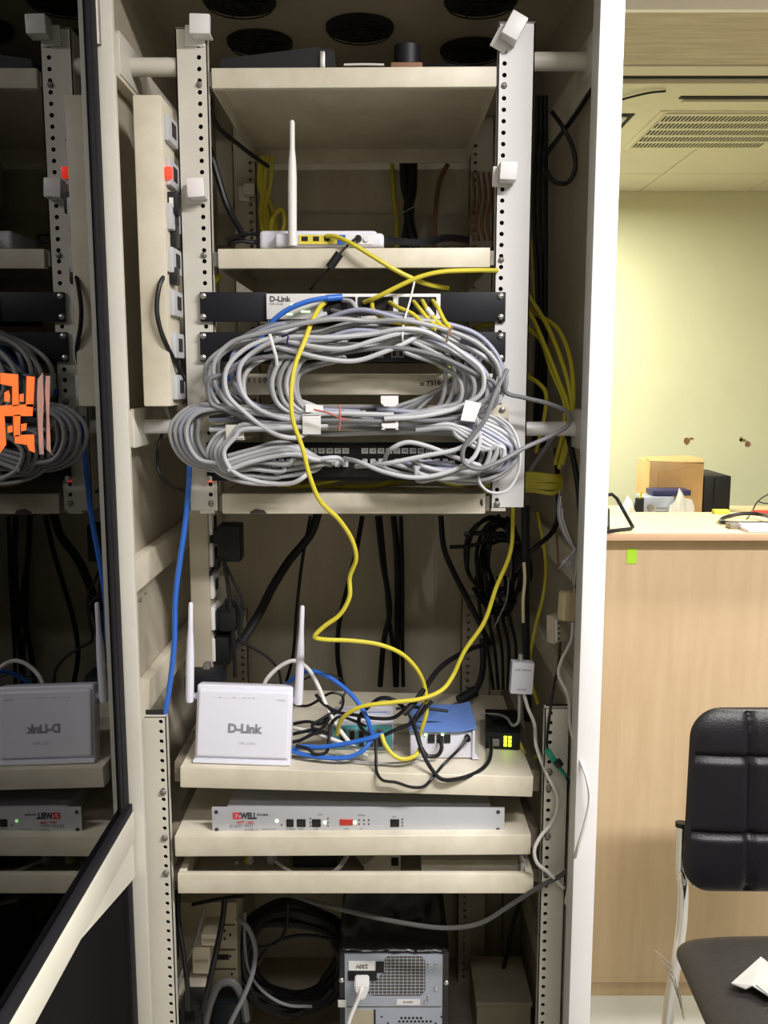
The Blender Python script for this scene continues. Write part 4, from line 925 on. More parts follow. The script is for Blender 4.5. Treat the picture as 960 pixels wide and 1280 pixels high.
part('body', MB().box(-rw / 2, rw / 2, .004, .036, 0.003, rh, .005, 3, M=MR), 'white_plastic', t)
part('front_cover', MB().box(-rw / 2 + .003, rw / 2 - .003, -.001, .010, .010, rh - .007, .005, 3, M=MR), 'white_plastic', t)
part('foot_plate', MB().box(-rw / 2 - .001, rw / 2 + .001, -.002, .036, 0, .006, .002, M=MR), 'white_plastic', t)
text_part('lettering', 'D-Link', .0195, (0.002, -.0013, rh * .45), 'grey_text', t, bold=.0010, align='CENTER', M=MR)
text_part('lettering', 'DSL-2750U', .006, (0.008, -.0013, rh * .27), 'faint_text', t, align='CENTER', M=MR)
text_part('lettering', 'WLAN', .0045, (rw * .38, -.0013, rh * .83), 'faint_text', t, align='CENTER', M=MR)
for i in range(9):
    part('light', MB().box(-.049 + i * .0078, -.045 + i * .0078, -.0016, 0, rh * .84, rh * .855, M=MR), 'faint_text' if i not in (0, 2, 3, 5) else 'white_metal', t, False)
def antenna(base, tip, t):
    base = Vector(base); tip = Vector(tip); d = tip - base; L = d.length
    part('antenna', MB().lathe([(.0066, 0), (.0072, .008), (.0068, L * .45), (.0058, L * .6), (.0042, L * .74), (.0038, L * .985), (.0025, L)], base, d, 16), 'white_plastic', t)
antenna(at(237, 877, 1.46), at(238.5, 753, 1.465), t)
antenna(at(373, 880, 1.46), at(378, 757, 1.465), t)
part('antenna_joint', MB().cyl(MR @ Vector((-rw / 2 - .006, .018, rh - .022)), MR @ Vector((-rw / 2 + .004, .018, rh - .022)), .006), 'white_plastic', t)
part('antenna_joint', MB().cyl(MR @ Vector((rw / 2 - .004, .018, rh - .022)), MR @ Vector((rw / 2 + .008, .018, rh - .022)), .006), 'white_plastic', t)
cable('white cable arching up behind the two-antenna router', [(325, 872, 1.50), (333, 850, 1.51), (350, 833, 1.52), (368, 826, 1.52), (384, 835, 1.51), (398, 858, 1.50), (407, 880, 1.49), (418, 902, 1.48), (432, 922, 1.465), (446, 938, 1.455)], .0036, 'white_cable')
cable('white cable lying low right of the two-antenna router', [(358, 908, 1.50), (385, 914, 1.48), (410, 922, 1.465), (435, 932, 1.455), (460, 945, 1.45)], .0034, 'white_cable')

# ================================================================== SMALL BOXES ON THE TILTED SHELF
# white box with teal face
Yk = 1.50
zt0 = on_shelf(460, Yk) + .001
x0, x1 = at(415, 905, Yk).x, at(492, 905, Yk).x
zf = at(450, 904, Yk).z
t = thing('mini_switch', 'small white switch with a teal front among the tangled cables', 'switch', ((x0 + x1) / 2, Yk + .04, zt0))
part('body', MB().box(x0, x1, Yk + .002, Yk + .085, zt0, zf, .003), 'white_plastic', t)
part('front_panel', MB().box(x0 + .002, x1 - .002, Yk - .001, Yk + .004, zt0 + .003, zf - .004, .001), 'teal', t, label='teal front')
for i in range(5):
    xx = x0 + .012 + i * .016
    f = part('port', MB().box(xx, xx + .012, Yk - .003, Yk, zt0 + .006, zf - .010, .0006, 1), 'steel_dull', t)
    part('port_opening', MB().box(xx + .002, xx + .010, Yk - .0036, Yk - .001, zt0 + .008, zf - .013), 'void', f, False)
part('stripe', MB().box(x1 - .06, x1 - .01, Yk + .05, Yk + .053, zf - .0003, zf + .0006), 'blue_lid', t, False)
# blue-lidded white box
Yk = 1.475
zt0 = on_shelf(555, Yk) + .001
x0, x1 = at(513, 920, Yk).x, at(592, 920, Yk).x
zf = at(555, 912, Yk).z
xa, xb = at(518, 890, Yk + .10).x, at(588, 890, Yk + .10).x
t = thing('media_converter', 'white box with a curved blue lid on the tilted shelf', 'device', ((x0 + x1) / 2, Yk + .05, zt0))
part('body', MB().box(x0, x1, Yk, Yk + .095, zt0, zf - .003, .003), 'white_plastic', t)
part('side_fin', MB().prism([(x1 - .002, Yk - .004, zt0 - .0005), (x1 + .010, Yk - .004, zt0 - .0005), (x1 + .002, Yk - .004, zt0 + .012), (x1 + .002, Yk - .004, zf), (x1 - .002, Yk - .004, zf)], (0, .10, 0)), 'white_plastic', t)
lid = []
for k in range(9):
    u = k / 8; xx = x0 - .002 + (x1 - x0 + .006) * u
    lid.append((xx, zf - .002 + .010 * max(0, u - .8) ** 1 * 5 * .6 + .002 * max(0, .15 - u) * 6))
mb = MB(); P = [(a, Yk - .006, b) for a, b in lid] + [(a, Yk - .006, b + .003) for a, b in lid[::-1]]
t_ = bmesh.new(); fr = [t_.verts.new(p) for p in P]; bk = [t_.verts.new((p[0], Yk + .11, p[2] + .003)) for p in P]; n = len(P)
for i in range(n): t_.faces.new((fr[i], bk[i], bk[(i + 1) % n], fr[(i + 1) % n]))
for i in range(8):
    t_.faces.new((fr[i], fr[i + 1], fr[n - 2 - i], fr[n - 1 - i])); t_.faces.new((bk[i], bk[n - 1 - i], bk[n - 2 - i], bk[i + 1]))
bmesh.ops.recalc_face_normals(t_, faces=t_.faces[:]); mb._add(t_)
part('lid', mb, 'blue_lid', t, label='curved blue lid')
for (a, b) in ((535, 543.5), (546, 554), (555, 563)):
    f = part('port', MB().box(at(a, 920, Yk).x, at(b, 920, Yk).x, Yk - .002, Yk, at(540, 928, Yk).z, at(540, 918, Yk).z), 'void', t, False)
part('power_plug', MB().cyl((at(584, 921, Yk).x, Yk - .012, at(584, 921, Yk).z), (at(584, 921, Yk).x, Yk + .002, at(584, 921, Yk).z), .005), 'black_plastic', t)
for px in (532, 553): q = at(px, 918, Yk); part('light', MB().box(q.x - .0022, q.x + .0022, Yk - .003, Yk, q.z - .001, q.z + .001), 'led_green', t, False)
# black converter with green lights
Yk = 1.52
zt0 = on_shelf(625, Yk) + .001
x0, x1 = at(607, 920, Yk).x, at(650, 920, Yk).x
zf = at(625, 912, Yk).z
MC = Matrix.Translation(((x0 + x1) / 2, Yk, zt0)) @ Matrix.Rotation(-.10, 4, 'Z')
w = (x1 - x0) / 2; hh = .030
t = thing('media_converter', 'black box with six green lights on the right of the tilted shelf', 'device', ((x0 + x1) / 2, Yk + .04, zt0))
part('body', MB().box(-w, w, 0, .115, 0, hh, .002, M=MC), 'black_plastic', t)
part('top_label', MB().box(-w * .6, w * .55, .028, .06, hh - .0002, hh + .0006, M=MC), 'dark_panel', t, False)
part('port', MB().box(-w * .75, -w * .2, -.003, .001, hh * .2, hh * .62, .0005, 1, M=MC), 'steel_dull', t)
for a in range(2):
    for b in range(3):
        part('light', MB().box(.002 + a * .0075, .0072 + a * .0075, -.0016, 0, .006 + b * .0068, .0105 + b * .0068, M=MC), 'led_lime', t, False)
# leads on the shelf
LD = [('black lead from the blue-lidded box bending at the shelf edge', [(584, 922, 1.463), (575, 935, 1.45), (555, 955, 1.44), (540, 973, 1.405), (530, 983, 1.40), (515, 984, 1.40), (495, 978, 1.40), (478, 975, 1.40), (471, 965, 1.41), (470, 945, 1.43), (469, 920, 1.445)], .0026),
      ('black lead from the green-lit box drooping over the shelf edge', [(613, 922, 1.515), (614, 935, 1.49), (610, 953, 1.45), (595, 966, 1.42), (570, 974, 1.403), (552, 974, 1.403), (540, 962, 1.41), (528, 940, 1.43), (520, 915, 1.445), (515, 898, 1.45), (505, 885, 1.455), (490, 874, 1.46), (475, 873, 1.465), (460, 884, 1.47), (450, 895, 1.475), (449, 905, 1.48), (458, 918, 1.49)], .0034),
      ('black lead looping under the blue-lidded box front', [(550, 924, 1.47), (552, 935, 1.46), (547, 944, 1.455), (535, 945, 1.455), (527, 935, 1.455), (522, 918, 1.452), (517, 905, 1.452), (528, 890, 1.45), (540, 876, 1.455)], .0034),
      ('black lead crossing over the teal-fronted switch', [(395, 868, 1.50), (405, 880, 1.49), (422, 890, 1.48), (445, 894, 1.47), (470, 898, 1.465), (492, 897, 1.46), (505, 888, 1.455), (520, 876, 1.455), (545, 868, 1.47)], .0032),
      ('black lead joining the teal switch to the dark knot', [(478, 920, 1.45), (495, 912, 1.45), (512, 905, 1.45), (520, 895, 1.45), (530, 880, 1.46)], .0034),
      ('black lead kinked left of the teal-fronted switch', [(412, 925, 1.475), (414, 905, 1.475), (424, 896, 1.475), (440, 900, 1.475), (458, 908, 1.475)], .0028),
      ('black lead running along the back of the tilted shelf', [(362, 880, 1.60), (385, 882, 1.58), (415, 866, 1.57), (428, 870, 1.57), (427, 885, 1.55), (416, 893, 1.53)], .0024),
      ('black lead zigzag near the right antenna', [(366, 905, 1.50), (385, 902, 1.49), (400, 905, 1.485), (412, 896, 1.48), (400, 912, 1.475), (390, 908, 1.475), (405, 897, 1.48), (416, 890, 1.485)], .0028),
      ('upper black lead lying between router and teal switch', [(364, 918, 1.48), (378, 915, 1.475), (395, 912, 1.47), (410, 917, 1.465)], .0030),
      ('lower black lead lying between router and teal switch', [(364, 928, 1.47), (376, 925, 1.468), (390, 918, 1.465), (402, 914, 1.465)], .0030),
      ('black lead hooked at the front left of the teal switch', [(413, 905, 1.47), (411, 925, 1.455), (408, 940, 1.445), (395, 943, 1.44), (385, 936, 1.445), (370, 932, 1.45)], .0028),
      ('thin black lead rising behind the two-antenna router', [(378, 850, 1.62), (400, 842, 1.62), (425, 848, 1.62), (432, 862, 1.6), (425, 880, 1.58)], .0020),
      ('black lead bow above the blue lid', [(495, 886, 1.47), (515, 884, 1.475), (535, 886, 1.48), (560, 889, 1.485)], .0026)]
for l, sq, r in LD: cable(l, sq, r, 'black_cable', name='power_lead')
cable('grey lead running along the tilted shelf front', [(420, 945, 1.45), (450, 952, 1.44), (490, 954, 1.435), (515, 951, 1.44), (528, 945, 1.45)], .0018, 'grey_cable')

# ================================================================== WALL BOXES ON THE RIGHT
x0, x1, z0, z1 = prect(639, 829, 667, 868, 1.50)
t = thing('splitter_box', 'white splitter box hanging at the right above the tilted shelf', 'splitter', ((x0 + x1) / 2, 1.51, z0))
MS = Matrix.Translation(((x0 + x1) / 2, 1.50, (z0 + z1) / 2)) @ Matrix.Rotation(.05, 4, 'Y')
w, h = (x1 - x0) / 2, (z1 - z0) / 2
part('body', MB().box(-w, w, 0, .022, -h, h, .002, M=MS), 'white_plastic', t)
part('jack', MB().cyl(MS @ Vector((-.004, .011, h)), MS @ Vector((-.004, .011, h + .013)), .0045), 'steel', t)
text_part('lettering', 'LINE   PHONE', .0045, (0, -.0004, h * .55), 'grey_text', t, align='CENTER', M=MS)
text_part('lettering', 'SPLITTER', .0040, (0, -.0004, -h * .7), 'grey_text', t, align='CENTER', M=MS)
cable('grey lead from the splitter box curling to the black box', [(649, 868, 1.51), (649, 885, 1.51), (648, 902, 1.515), (641, 907, 1.53), (634, 898, 1.56), (620, 893, 1.60), (600, 893, 1.62)], .0026, 'grey_cable', name='phone_lead')
cable('white lead from the splitter box down past the shelf end', [(655, 868, 1.51), (660, 885, 1.50), (668, 905, 1.48), (670, 930, 1.45), (676, 950, 1.43), (686, 973, 1.413), (695, 990, 1.412), (697, 1005, 1.412), (690, 1028, 1.411), (676, 1045, 1.40), (668, 1062, 1.395), (671, 1078, 1.395), (685, 1090, 1.40), (705, 1110, 1.40)], .0030, 'white_cable', name='phone_lead')
XW = 0.300
c = at(715, 759, 1.46)
MJ = Matrix.Translation((c.x, 1.46, c.z)) @ Matrix.Rotation(.35, 4, 'Z') @ Matrix.Rotation(.05, 4, 'Y')
t = thing('phone_jack', 'yellowed phone jack box dangling by the right post', 'jack box', (c.x, 1.47, c.z - .025))
part('body', MB().box(-.015, .015, 0, .022, -.024, .024, .005, 3, M=MJ), 'beige_plastic', t)
part('seam', MB().box(-.0046, -.0036, -.0006, .001, -.023, .023, M=MJ), 'wood_edge', t, False)
c = at(701, 786, 1.49)
MJ = Matrix.Translation((c.x, 1.49, c.z)) @ Matrix.Rotation(.6, 4, 'Z') @ Matrix.Rotation(-.06, 4, 'Y')
t = thing('phone_jack', 'pinkish terminal box dangling below the yellowed jack box', 'jack box', (c.x, 1.5, c.z - .025))
part('body', MB().box(-.016, .016, 0, .018, -.024, .024, .003, M=MJ), 'beige_clear', t)
part('terminal_block', MB().box(-.013, -.004, -.003, .001, -.020, .020, .001, M=MJ), 'white_dull', t)
for i in range(4): part('terminal', MB().box(-.011, -.006, -.0045, -.002, -.017 + i * .009, -.012 + i * .009, M=MJ), 'steel_dull', t, False)
cable('white lead falling in a long bow from the yellowed jack box', [(716, 778, 1.465), (714, 800, 1.46), (702, 825, 1.45), (698, 842, 1.44), (710, 870, 1.42), (713, 910, 1.38), (722, 940, 1.34), (734, 975, 1.314), (737, 1000, 1.312), (731, 1030, 1.312), (722, 1060, 1.32), (715, 1090, 1.36), (707, 1128, 1.40)], .0027, 'white_cable', name='phone_lead')
cable('frayed white wire end at the foot of the long bow', [(707, 1130, 1.40), (712, 1123, 1.39), (711, 1115, 1.395)], .002, 'white_cable', name='wire')
o = cable('black lead with green tape hanging by the right lower rail', [(700, 802, 1.49), (698, 830, 1.47), (692, 860, 1.44), (687, 895, 1.415), (684, 935, 1.412), (690, 950, 1.408), (702, 963, 1.405), (714, 982, 1.39)], .0022, 'black_cable', name='power_lead')
part('green_tape', MB().tube(smooth_path(pts([(684, 938), (692, 950), (703, 965), (716, 983)], 1.400)), .0058, 8, .0025), 'green_tape', o, label='green tape wrapped round the lead')
part('tape_band', MB().cyl(at(696, 951, 1.395), at(700, 957, 1.395), .0068, n=10), 'black_plastic', o)
# bare twisted phone wires
for i in range(4):
    cable('bare pale phone wire twisted above the yellowed jack box', [(700 + i, 612 + i * 8, 1.46), (697 + i * 2, 640 + i * 2, 1.455), (702 + i * 2, 662, 1.45), (713 + i, 680 + i, 1.445), (720 - i, 686 + i, 1.445), (712 - i * 3, 697 + i * 2, 1.44), (698 + i * 3, 711 - i * 3, 1.44)], .0013, 'white_cable' if i % 2 else 'violet_grey', name='wire', group='bare phone wires above the jack box', n=6)
cable('violet wire curl above the yellowed jack box', [(714, 700, 1.44), (708, 702, 1.437), (708, 708, 1.436), (713, 710, 1.437), (716, 704, 1.438), (714, 698, 1.44)], .0014, 'violet_grey', name='wire', n=6)
for i in range(3):
    cable('bare wire joining the twist to the yellowed jack box', [(720, 684, 1.445), (722 - i * 2, 705, 1.45), (720 - i * 2, 725, 1.455), (714 + i * 3, 742, 1.462)], .0013, ['brown_wire', 'white_cable', 'grey_cable'][i], name='wire', group='bare wires into the jack box', n=6)
cable('brown wire on the right inner wall behind the twist', [(695, 660, 1.60), (697, 690, 1.60), (698, 715, 1.60)], .0018, 'brown_wire', name='wire', n=6)

# ================================================================== SILVER RACK UNIT
YE = 1.432
x0, x1 = at(265, 1026, YE).x, at(630.5, 1026, YE).x
zb = at(440, 1043, YE).z; zt1 = at(440, 1009, YE).z
t = thing('rack_unit', 'silver slim rack unit with red display on the lower shelf', 'network unit', ((x0 + x1) / 2, YE + .1, zb))
part('front_panel', MB().box(x0, x1, YE, YE + .003, zb, zt1, .0008), 'silver_paint', t)
part('body', MB().box(x0 + .025, x1 - .022, YE + .003, YE + .20, zb + .001, zt1 - .001, .001), 'silver_paint', t)
zE = lambda py: at(440, py, YE).z
EX = lambda px: at(px, 1026, YE).x
for px in (272, 624):
    for py in (1015, 1037): part('slot', MB().cyl((EX(px) - .002, YE - .0006, zE(py)), (EX(px) - .002, YE + .001, zE(py)), .0034, n=12), 'dark_text', t)
text_part('lettering', 'EZ', .0145, (EX(291), YE - .0004, zE(1020)), 'red_text', t, bold=.0006, sx=.82)
text_part('lettering', 'WELL', .0145, (EX(301), YE - .0004, zE(1020)), 'dark_text', t, bold=.0007, sx=.72)
text_part('lettering', 'Access', .007, (EX(321), YE - .0004, zE(1018)), 'dark_text', t)
text_part('lettering', 'NMT 1200', .006, (EX(296), YE - .0004, zE(1028)), 'red_text', t)
text_part('handwriting', '01633 4437', .0085, (EX(287), YE - .0004, zE(1033)), 'grey_text', t, rot=(math.pi / 2, -.05, 0))
text_part('handwriting', '0100 o', .0075, (EX(306), YE - .0004, zE(1038)), 'grey_text', t, rot=(math.pi / 2, -.05, 0))
part('pen_line', MB().box(EX(327), EX(345), YE - .0005, YE + .0003, zE(1036.4), zE(1035.8)), 'grey_text', t, False)
def jack(a, b, y0, y1):
    f = part('port', MB().box(EX(a), EX(b), YE - .0012, YE + .001, zE(y1), zE(y0), .0004, 1), 'black_plastic', t)
    part('port_opening', MB().box(EX(a + 1.8), EX(b - 1.8), YE - .0018, YE - .001, zE(y1 - 1.5), zE(y0 + 2.5)), 'void', f, False)
for a, b in ((358, 367), (371, 382), (390, 401), (488, 499)): jack(a, b, 1024, 1033.5)
part('display', MB().box(EX(424.5), EX(441), YE - .0012, YE + .001, zE(1031.5), zE(1024), .0004, 1), 'red_plastic', t, label='small red display')
for (px, py, m) in ((346, 1026, 'led_green'), (406, 1028, 'led_green'), (443.5, 1028, 'led_green'), (352, 1031, 'dark_text')) + tuple((px, py, 'dark_text') for px in (449, 455, 461) for py in (1025, 1030)) + tuple((px, py, 'dark_text') for px in (388, 410) for py in (1023, 1028, 1032)) + tuple((503, py, 'dark_text') for py in (1024, 1028, 1032)):
    r = 2.2 if m != 'dark_text' else 1.0
    part('light', MB().cyl((EX(px), YE - .001, zE(py)), (EX(px), YE + .001, zE(py)), r / 780, n=8), m, t, False)
for (px, py, s) in ((363, 1036, 'CONSOLE'), (376, 1036, 'WAN'), (395, 1036, 'LAN'), (433, 1036, 'LCD'), (452, 1036, 'E1'), (452, 1019, 'STATUS'), (493, 1021, 'ETH'), (400, 1018, 'LINK')):
    text_part('lettering', s, .0034, (EX(px), YE - .0004, zE(py)), 'grey_text', t, align='CENTER')

# ================================================================== ODDS AND ENDS IN THE TRAY
def tray(name, label, cat, mb, m): return single(name, mb, m, label, cat)
q = at(435, 1083, 1.47)
tray('paper_sheet', 'grey folded paper sheet in the middle of the open tray', 'paper', MB().prism([(at(430, 1075, 1.5).x, 1.52, DZ + .034), (at(495, 1072, 1.5).x, 1.53, DZ + .036), (at(455, 1086, 1.46).x, 1.45, DZ + .026)], (0, 0, -.0015)), 'cream_inner')
b = tray('small_box', 'open cream box with a dark opening in the tray', 'box', MB().box(at(455, 1085, 1.48).x, at(501, 1085, 1.48).x, 1.48, 1.56, DZ + .0005, DZ + .028, .001), 'cream_dirty')
part('opening', MB().box(at(489, 1085, 1.48).x, at(498, 1085, 1.48).x, 1.479, 1.482, DZ + .010, DZ + .025), 'void', b, False)
b = tray('flat_carton', 'pale flat carton at the right end of the tray', 'carton', MB().box(at(527, 1085, 1.46).x, at(648, 1085, 1.46).x, 1.46, 1.66, DZ + .0005, DZ + .031, .001), 'cream_dirty')
part('flap', MB().prism([(at(527, 1085, 1.459).x, 1.459, DZ + .014), (at(640, 1085, 1.459).x, 1.459, DZ + .006), (at(640, 1085, 1.459).x, 1.459, DZ + .009), (at(527, 1085, 1.459).x, 1.459, DZ + .017)], (0, -.002, 0)), 'white_dull', b, False)
tray('paper_sheet', 'white sheet standing against the right tray wall', 'paper', MB().box(at(650, 1085, 1.45).x, at(655, 1085, 1.45).x, 1.44, 1.7, DZ + .0005, DZ + .036), 'paper')
for i, (px, m, l, r) in enumerate(((340, 'pale_cable', 'pale crumpled lump left in the open tray', .010), (309, 'yellow_cable', 'yellow crumpled scrap left in the open tray', .007), (313, 'white_dull', 'white crumpled scrap beside the yellow one in the tray', .007), (296, 'white_dull', 'tiny white scrap at the far left of the tray', .003))):
    c = at(px, 1086, 1.50); c.z = DZ + r * 1.2
    t_ = bmesh.new(); bmesh.ops.create_icosphere(t_, subdivisions=2, radius=r)
    for v in t_.verts: v.co = Vector((v.co.x * .8 * random.uniform(.7, 1.3), v.co.y * random.uniform(.8, 1.2), v.co.z * 1.15 * random.uniform(.8, 1.3)))
    mb = MB(); mb._add(t_, Matrix.Translation(c)); tray('scrap', l, 'scrap', mb, m)
b = tray('dark_device', 'dark device lying at the middle of the tray', 'device', MB().box(at(366, 1085, 1.49).x, at(420, 1085, 1.49).x, 1.49, 1.60, DZ + .0005, DZ + .026, .003), 'black_plastic')
cable('pale cord lying across the left of the tray', [Vector((at(342, 1085, 1.5).x, 1.5, DZ + .010)), Vector((at(360, 1088, 1.46).x, 1.46, DZ + .013)), Vector((at(380, 1090, 1.44).x, 1.44, DZ + .009))], .003, 'white_cable', name='cord', world=True)
cable('pale cord leaning in the middle of the tray', [Vector((at(412, 1090, 1.45).x, 1.45, DZ + .010)), Vector((at(424, 1086, 1.46).x, 1.46, DZ + .018)), Vector((at(434, 1080, 1.48).x, 1.48, DZ + .028))], .004, 'white_cable', name='cord', world=True)

# ================================================================== COMPUTER TOWER
YC = 1.52
x0, x1 = at(424, 1230, YC).x, at(561, 1230, YC).x
zt2 = at(490, 1189, YC).z
t = thing('computer_tower', 'black computer tower with its grey rear panel facing out', 'computer', ((x0 + x1) / 2, YC + .2, .06))
part('case', MB().box(x0, x1, YC, YC + .40, .06, zt2, .003), 'black_gloss', t)
CX = lambda px: at(px, 1230, YC).x
CZ = lambda py: at(490, py, YC).z
Yc = YC - .002
rp = part('rear_panel', MB().box(CX(431), CX(553), Yc, YC + .001, .065, CZ(1191.5), .0008), 'galv', t)
# supply grille: a rounded opening crossed by wires
g = part('fan_grille', MB().prism([(CX(a), Yc - .0006, CZ(b)) for a, b in ((484, 1194.5), (526, 1194.5), (530, 1197), (531.5, 1201), (531.5, 1237), (529, 1241.5), (525, 1243.5), (468, 1243.5), (456, 1241), (456, 1233), (481, 1214), (481, 1197))], (0, .0008, 0)), 'grille_bg', t, False)
for i in range(15):
    px = 458 + i * 5.1; ytop = 1195 if px > 481 else 1214 + (481 - px) * .75
    if px < 531: part('grille_wire', MB().box(CX(px) - .0006, CX(px) + .0006, Yc - .0016, Yc - .0004, CZ(1242), CZ(ytop)), 'galv', g, False)
for i in range(12):
    py = 1197 + i * 4; xl = 481 if py < 1216 else max(456, 481 - (py - 1214) * 1.35)
    part('grille_wire', MB().box(CX(xl), CX(531), Yc - .0018, Yc - .0006, CZ(py) - .0005, CZ(py) + .0005), 'galv', g, False)
part('voltage_label', MB().box(CX(436), CX(469), Yc - .002, Yc, CZ(1211.5), CZ(1200.5)), 'paper', t, False)
text_part('lettering', '230V', .0105, (CX(452.5), Yc - .0024, CZ(1206)), 'dark_text', t, rot=(math.pi / 2, math.pi, 0), align='CENTER', bold=.0002)
part('socket', MB().box(CX(435), CX(471), Yc - .003, Yc, CZ(1224), CZ(1212), .001), 'black_plastic', t)
part('power_switch', MB().box(CX(470), CX(480), Yc - .003, Yc, CZ(1214), CZ(1201), .0008), 'black_plastic', t)
part('sticker', MB().box(CX(496), CX(525), Yc - .0004, Yc, CZ(1255), CZ(1248)), 'paper', t, False)
text_part('lettering', 'SN 204871', .0042, (CX(510.5), Yc - .0008, CZ(1251.5)), 'dark_text', t, align='CENTER')
part('seam', MB().box(CX(432), CX(552), Yc - .0005, Yc, CZ(1258), CZ(1257)), 'grille_bg', t, False)
part('port_plate', MB().box(CX(436), CX(467), Yc - .001, Yc, .07, CZ(1261)), 'beige_box', t, False)
part('plate_edge', MB().box(CX(467), CX(469.5), Yc - .0006, Yc, .07, CZ(1261)), 'black_plastic', t, False)
for (px, py) in ((536, 1204), (545, 1205), (545, 1234), (536, 1245), (532, 1251)): screw(rp, CX(px), CZ(py), Yc, .0032, 'steel')
for (px, py) in ((558, 1228), (427, 1225)): screw(t, CX(px), CZ(py), YC, .0045, 'steel')
part('side_latch', MB().box(CX(422.5), CX(433), Yc - .003, Yc, CZ(1257), CZ(1248.5), .0008), 'paper', t)
for r in range(6):
    for cc in range(9):
        px = 497 + cc * 4.9 + (r % 2) * 2.4; py = 1271.5 + r * 4.3
        if r == 0 and not 1 <= cc <= 6: continue
        part('vent_hole', MB().cyl((CX(px), Yc - .0005, CZ(py)), (CX(px), Yc + .0005, CZ(py)), .0024, n=8), 'void', rp, False)
for (px, py) in ((477, 1270), (485, 1278), (552, 1270), (545, 1278)): part('screw_hole', MB().cyl((CX(px), Yc - .0006, CZ(py)), (CX(px), Yc + .0005, CZ(py)), .0018, n=8), 'void', rp, False)
o = cable('white power cord plugged into the computer tower', [(453, 1232, YC - .03), (451, 1240, YC - .036), (445, 1255, YC - .04), (438, 1272, YC - .045), (433, 1292, YC - .05), (428, 1320, YC - .05)], .0036, 'white_dull', name='mains_cable')
part('plug', MB().prism([(CX(444), 0, CZ(1216)), (CX(461.5), 0, CZ(1216)), (CX(462), 0, CZ(1222)), (CX(457), 0, CZ(1233)), (CX(452), 0, CZ(1236)), (CX(448), 0, CZ(1232)), (CX(444), 0, CZ(1223))], (0, .03, 0), .002).xf(Matrix.Translation((0, YC - .034, 0))), 'white_dull', o)
# crinkled clear sheet over the tower's top
t_ = bmesh.new(); nx, ny = 16, 12; G = []
for a in range(nx + 1):
    row = []
    for b in range(ny + 1):
        row.append(t_.verts.new((x0 + (x1 - x0) * a / nx, YC - .004 + .30 * b / ny, zt2 + .003 + random.uniform(0, .009) - (.006 if b == 0 else 0))))
    G.append(row)
for a in range(nx):
    for b in range(ny): t_.faces.new((G[a][b], G[a + 1][b], G[a + 1][b + 1], G[a][b + 1]))
mb = MB(); mb._add(t_); o = single('plastic_sheet', mb, 'black_gloss', 'crinkled shiny dark plastic sheet on top of the computer tower', 'sheet')
sm = o.modifiers.new('thickness', 'SOLIDIFY'); sm.thickness = .0006

# ================================================================== BOTTOM LEFT OF THE CABINET
z6 = .06
x0, x1, z0, z1 = prect(262, 1128, 297, 1254, 1.66)
t = thing('desktop_case', 'yellowed old computer case standing at the lower left', 'computer', ((x0 + x1) / 2, 1.75, z6))
part('case', MB().box(x0 - .06, x1, 1.66, 1.90, z6, z1, .003), 'beige_box', t)
for py in (1156, 1187, 1211): part('bay_line', MB().box(x0 + .002, x1 - .004, 1.6585, 1.661, at(280, py + .8, 1.66).z, at(280, py - .8, 1.66).z), 'grille_bg', t, False)
part('bay_slot', MB().box(at(272, 1196, 1.66).x, at(286, 1196, 1.66).x, 1.6580, 1.661, at(280, 1199, 1.66).z, at(280, 1193, 1.66).z), 'void', t, False)
for (px, py) in ((281, 1163), (288, 1168), (281, 1173), (288, 1195), (290, 1217)): part('button', MB().cyl((at(px, py, 1.66).x, 1.657, at(px, py, 1.66).z), (at(px, py, 1.66).x, 1.661, at(px, py, 1.66).z), .002, n=8), 'void', t, False)
bl = [(251, 1168, 272, 1183), (240, 1184, 263, 1218), (236, 1222, 258, 1258), (222, 1222, 234, 1262)]
bn = ['topmost pale adapter block at the lower left', 'middle pale adapter block at the lower left', 'lowest pale adapter block at the lower left', 'narrow pale block beside the lower left rail']
zprev = z6
zb0 = [at(250, b[3], 1.56).z for b in bl]
for i, b in enumerate(bl):
    X0, X1, Z0, Z1 = prect(*b, 1.56 + .01 * i)
    o = single('adapter_block', MB().box(X0, X1, 1.56 + .01 * i, 1.62, Z0, Z1, .004), 'cream_dirty', bn[i], 'adapter')
    part('ridge', MB().box(X0 + .004, X1 - .004, 1.556 + .01 * i, 1.562 + .01 * i, (Z0 + Z1) / 2 - .002, (Z0 + Z1) / 2 + .002), 'cream_inner', o)
X0, X1, Z0, Z1 = prect(225, 1256, 252, 1290, 1.53)
o = single('power_board', MB().box(X0, X1, 1.53, 1.62, z6, Z1, .004), 'black_plastic', 'black block on the cabinet floor under the pale adapters', 'adapter')
part('label', MB().box(X0 + .01, X1 - .012, 1.5285, 1.531, Z1 - .03, Z1 - .012), 'dark_panel', o, False)
X0, X1, Z0, Z1 = prect(266, 1256, 300, 1290, 1.60)
o = single('power_board', MB().box(X0, X1, 1.60, 1.655, z6, Z1, .004), 'black_metal', 'dark box in front of the yellowed case foot', 'box')
part('lid', MB().box(X0 - .001, X1 + .001, 1.599, 1.656, Z1 - .012, Z1 + .001, .002), 'black_metal', o)
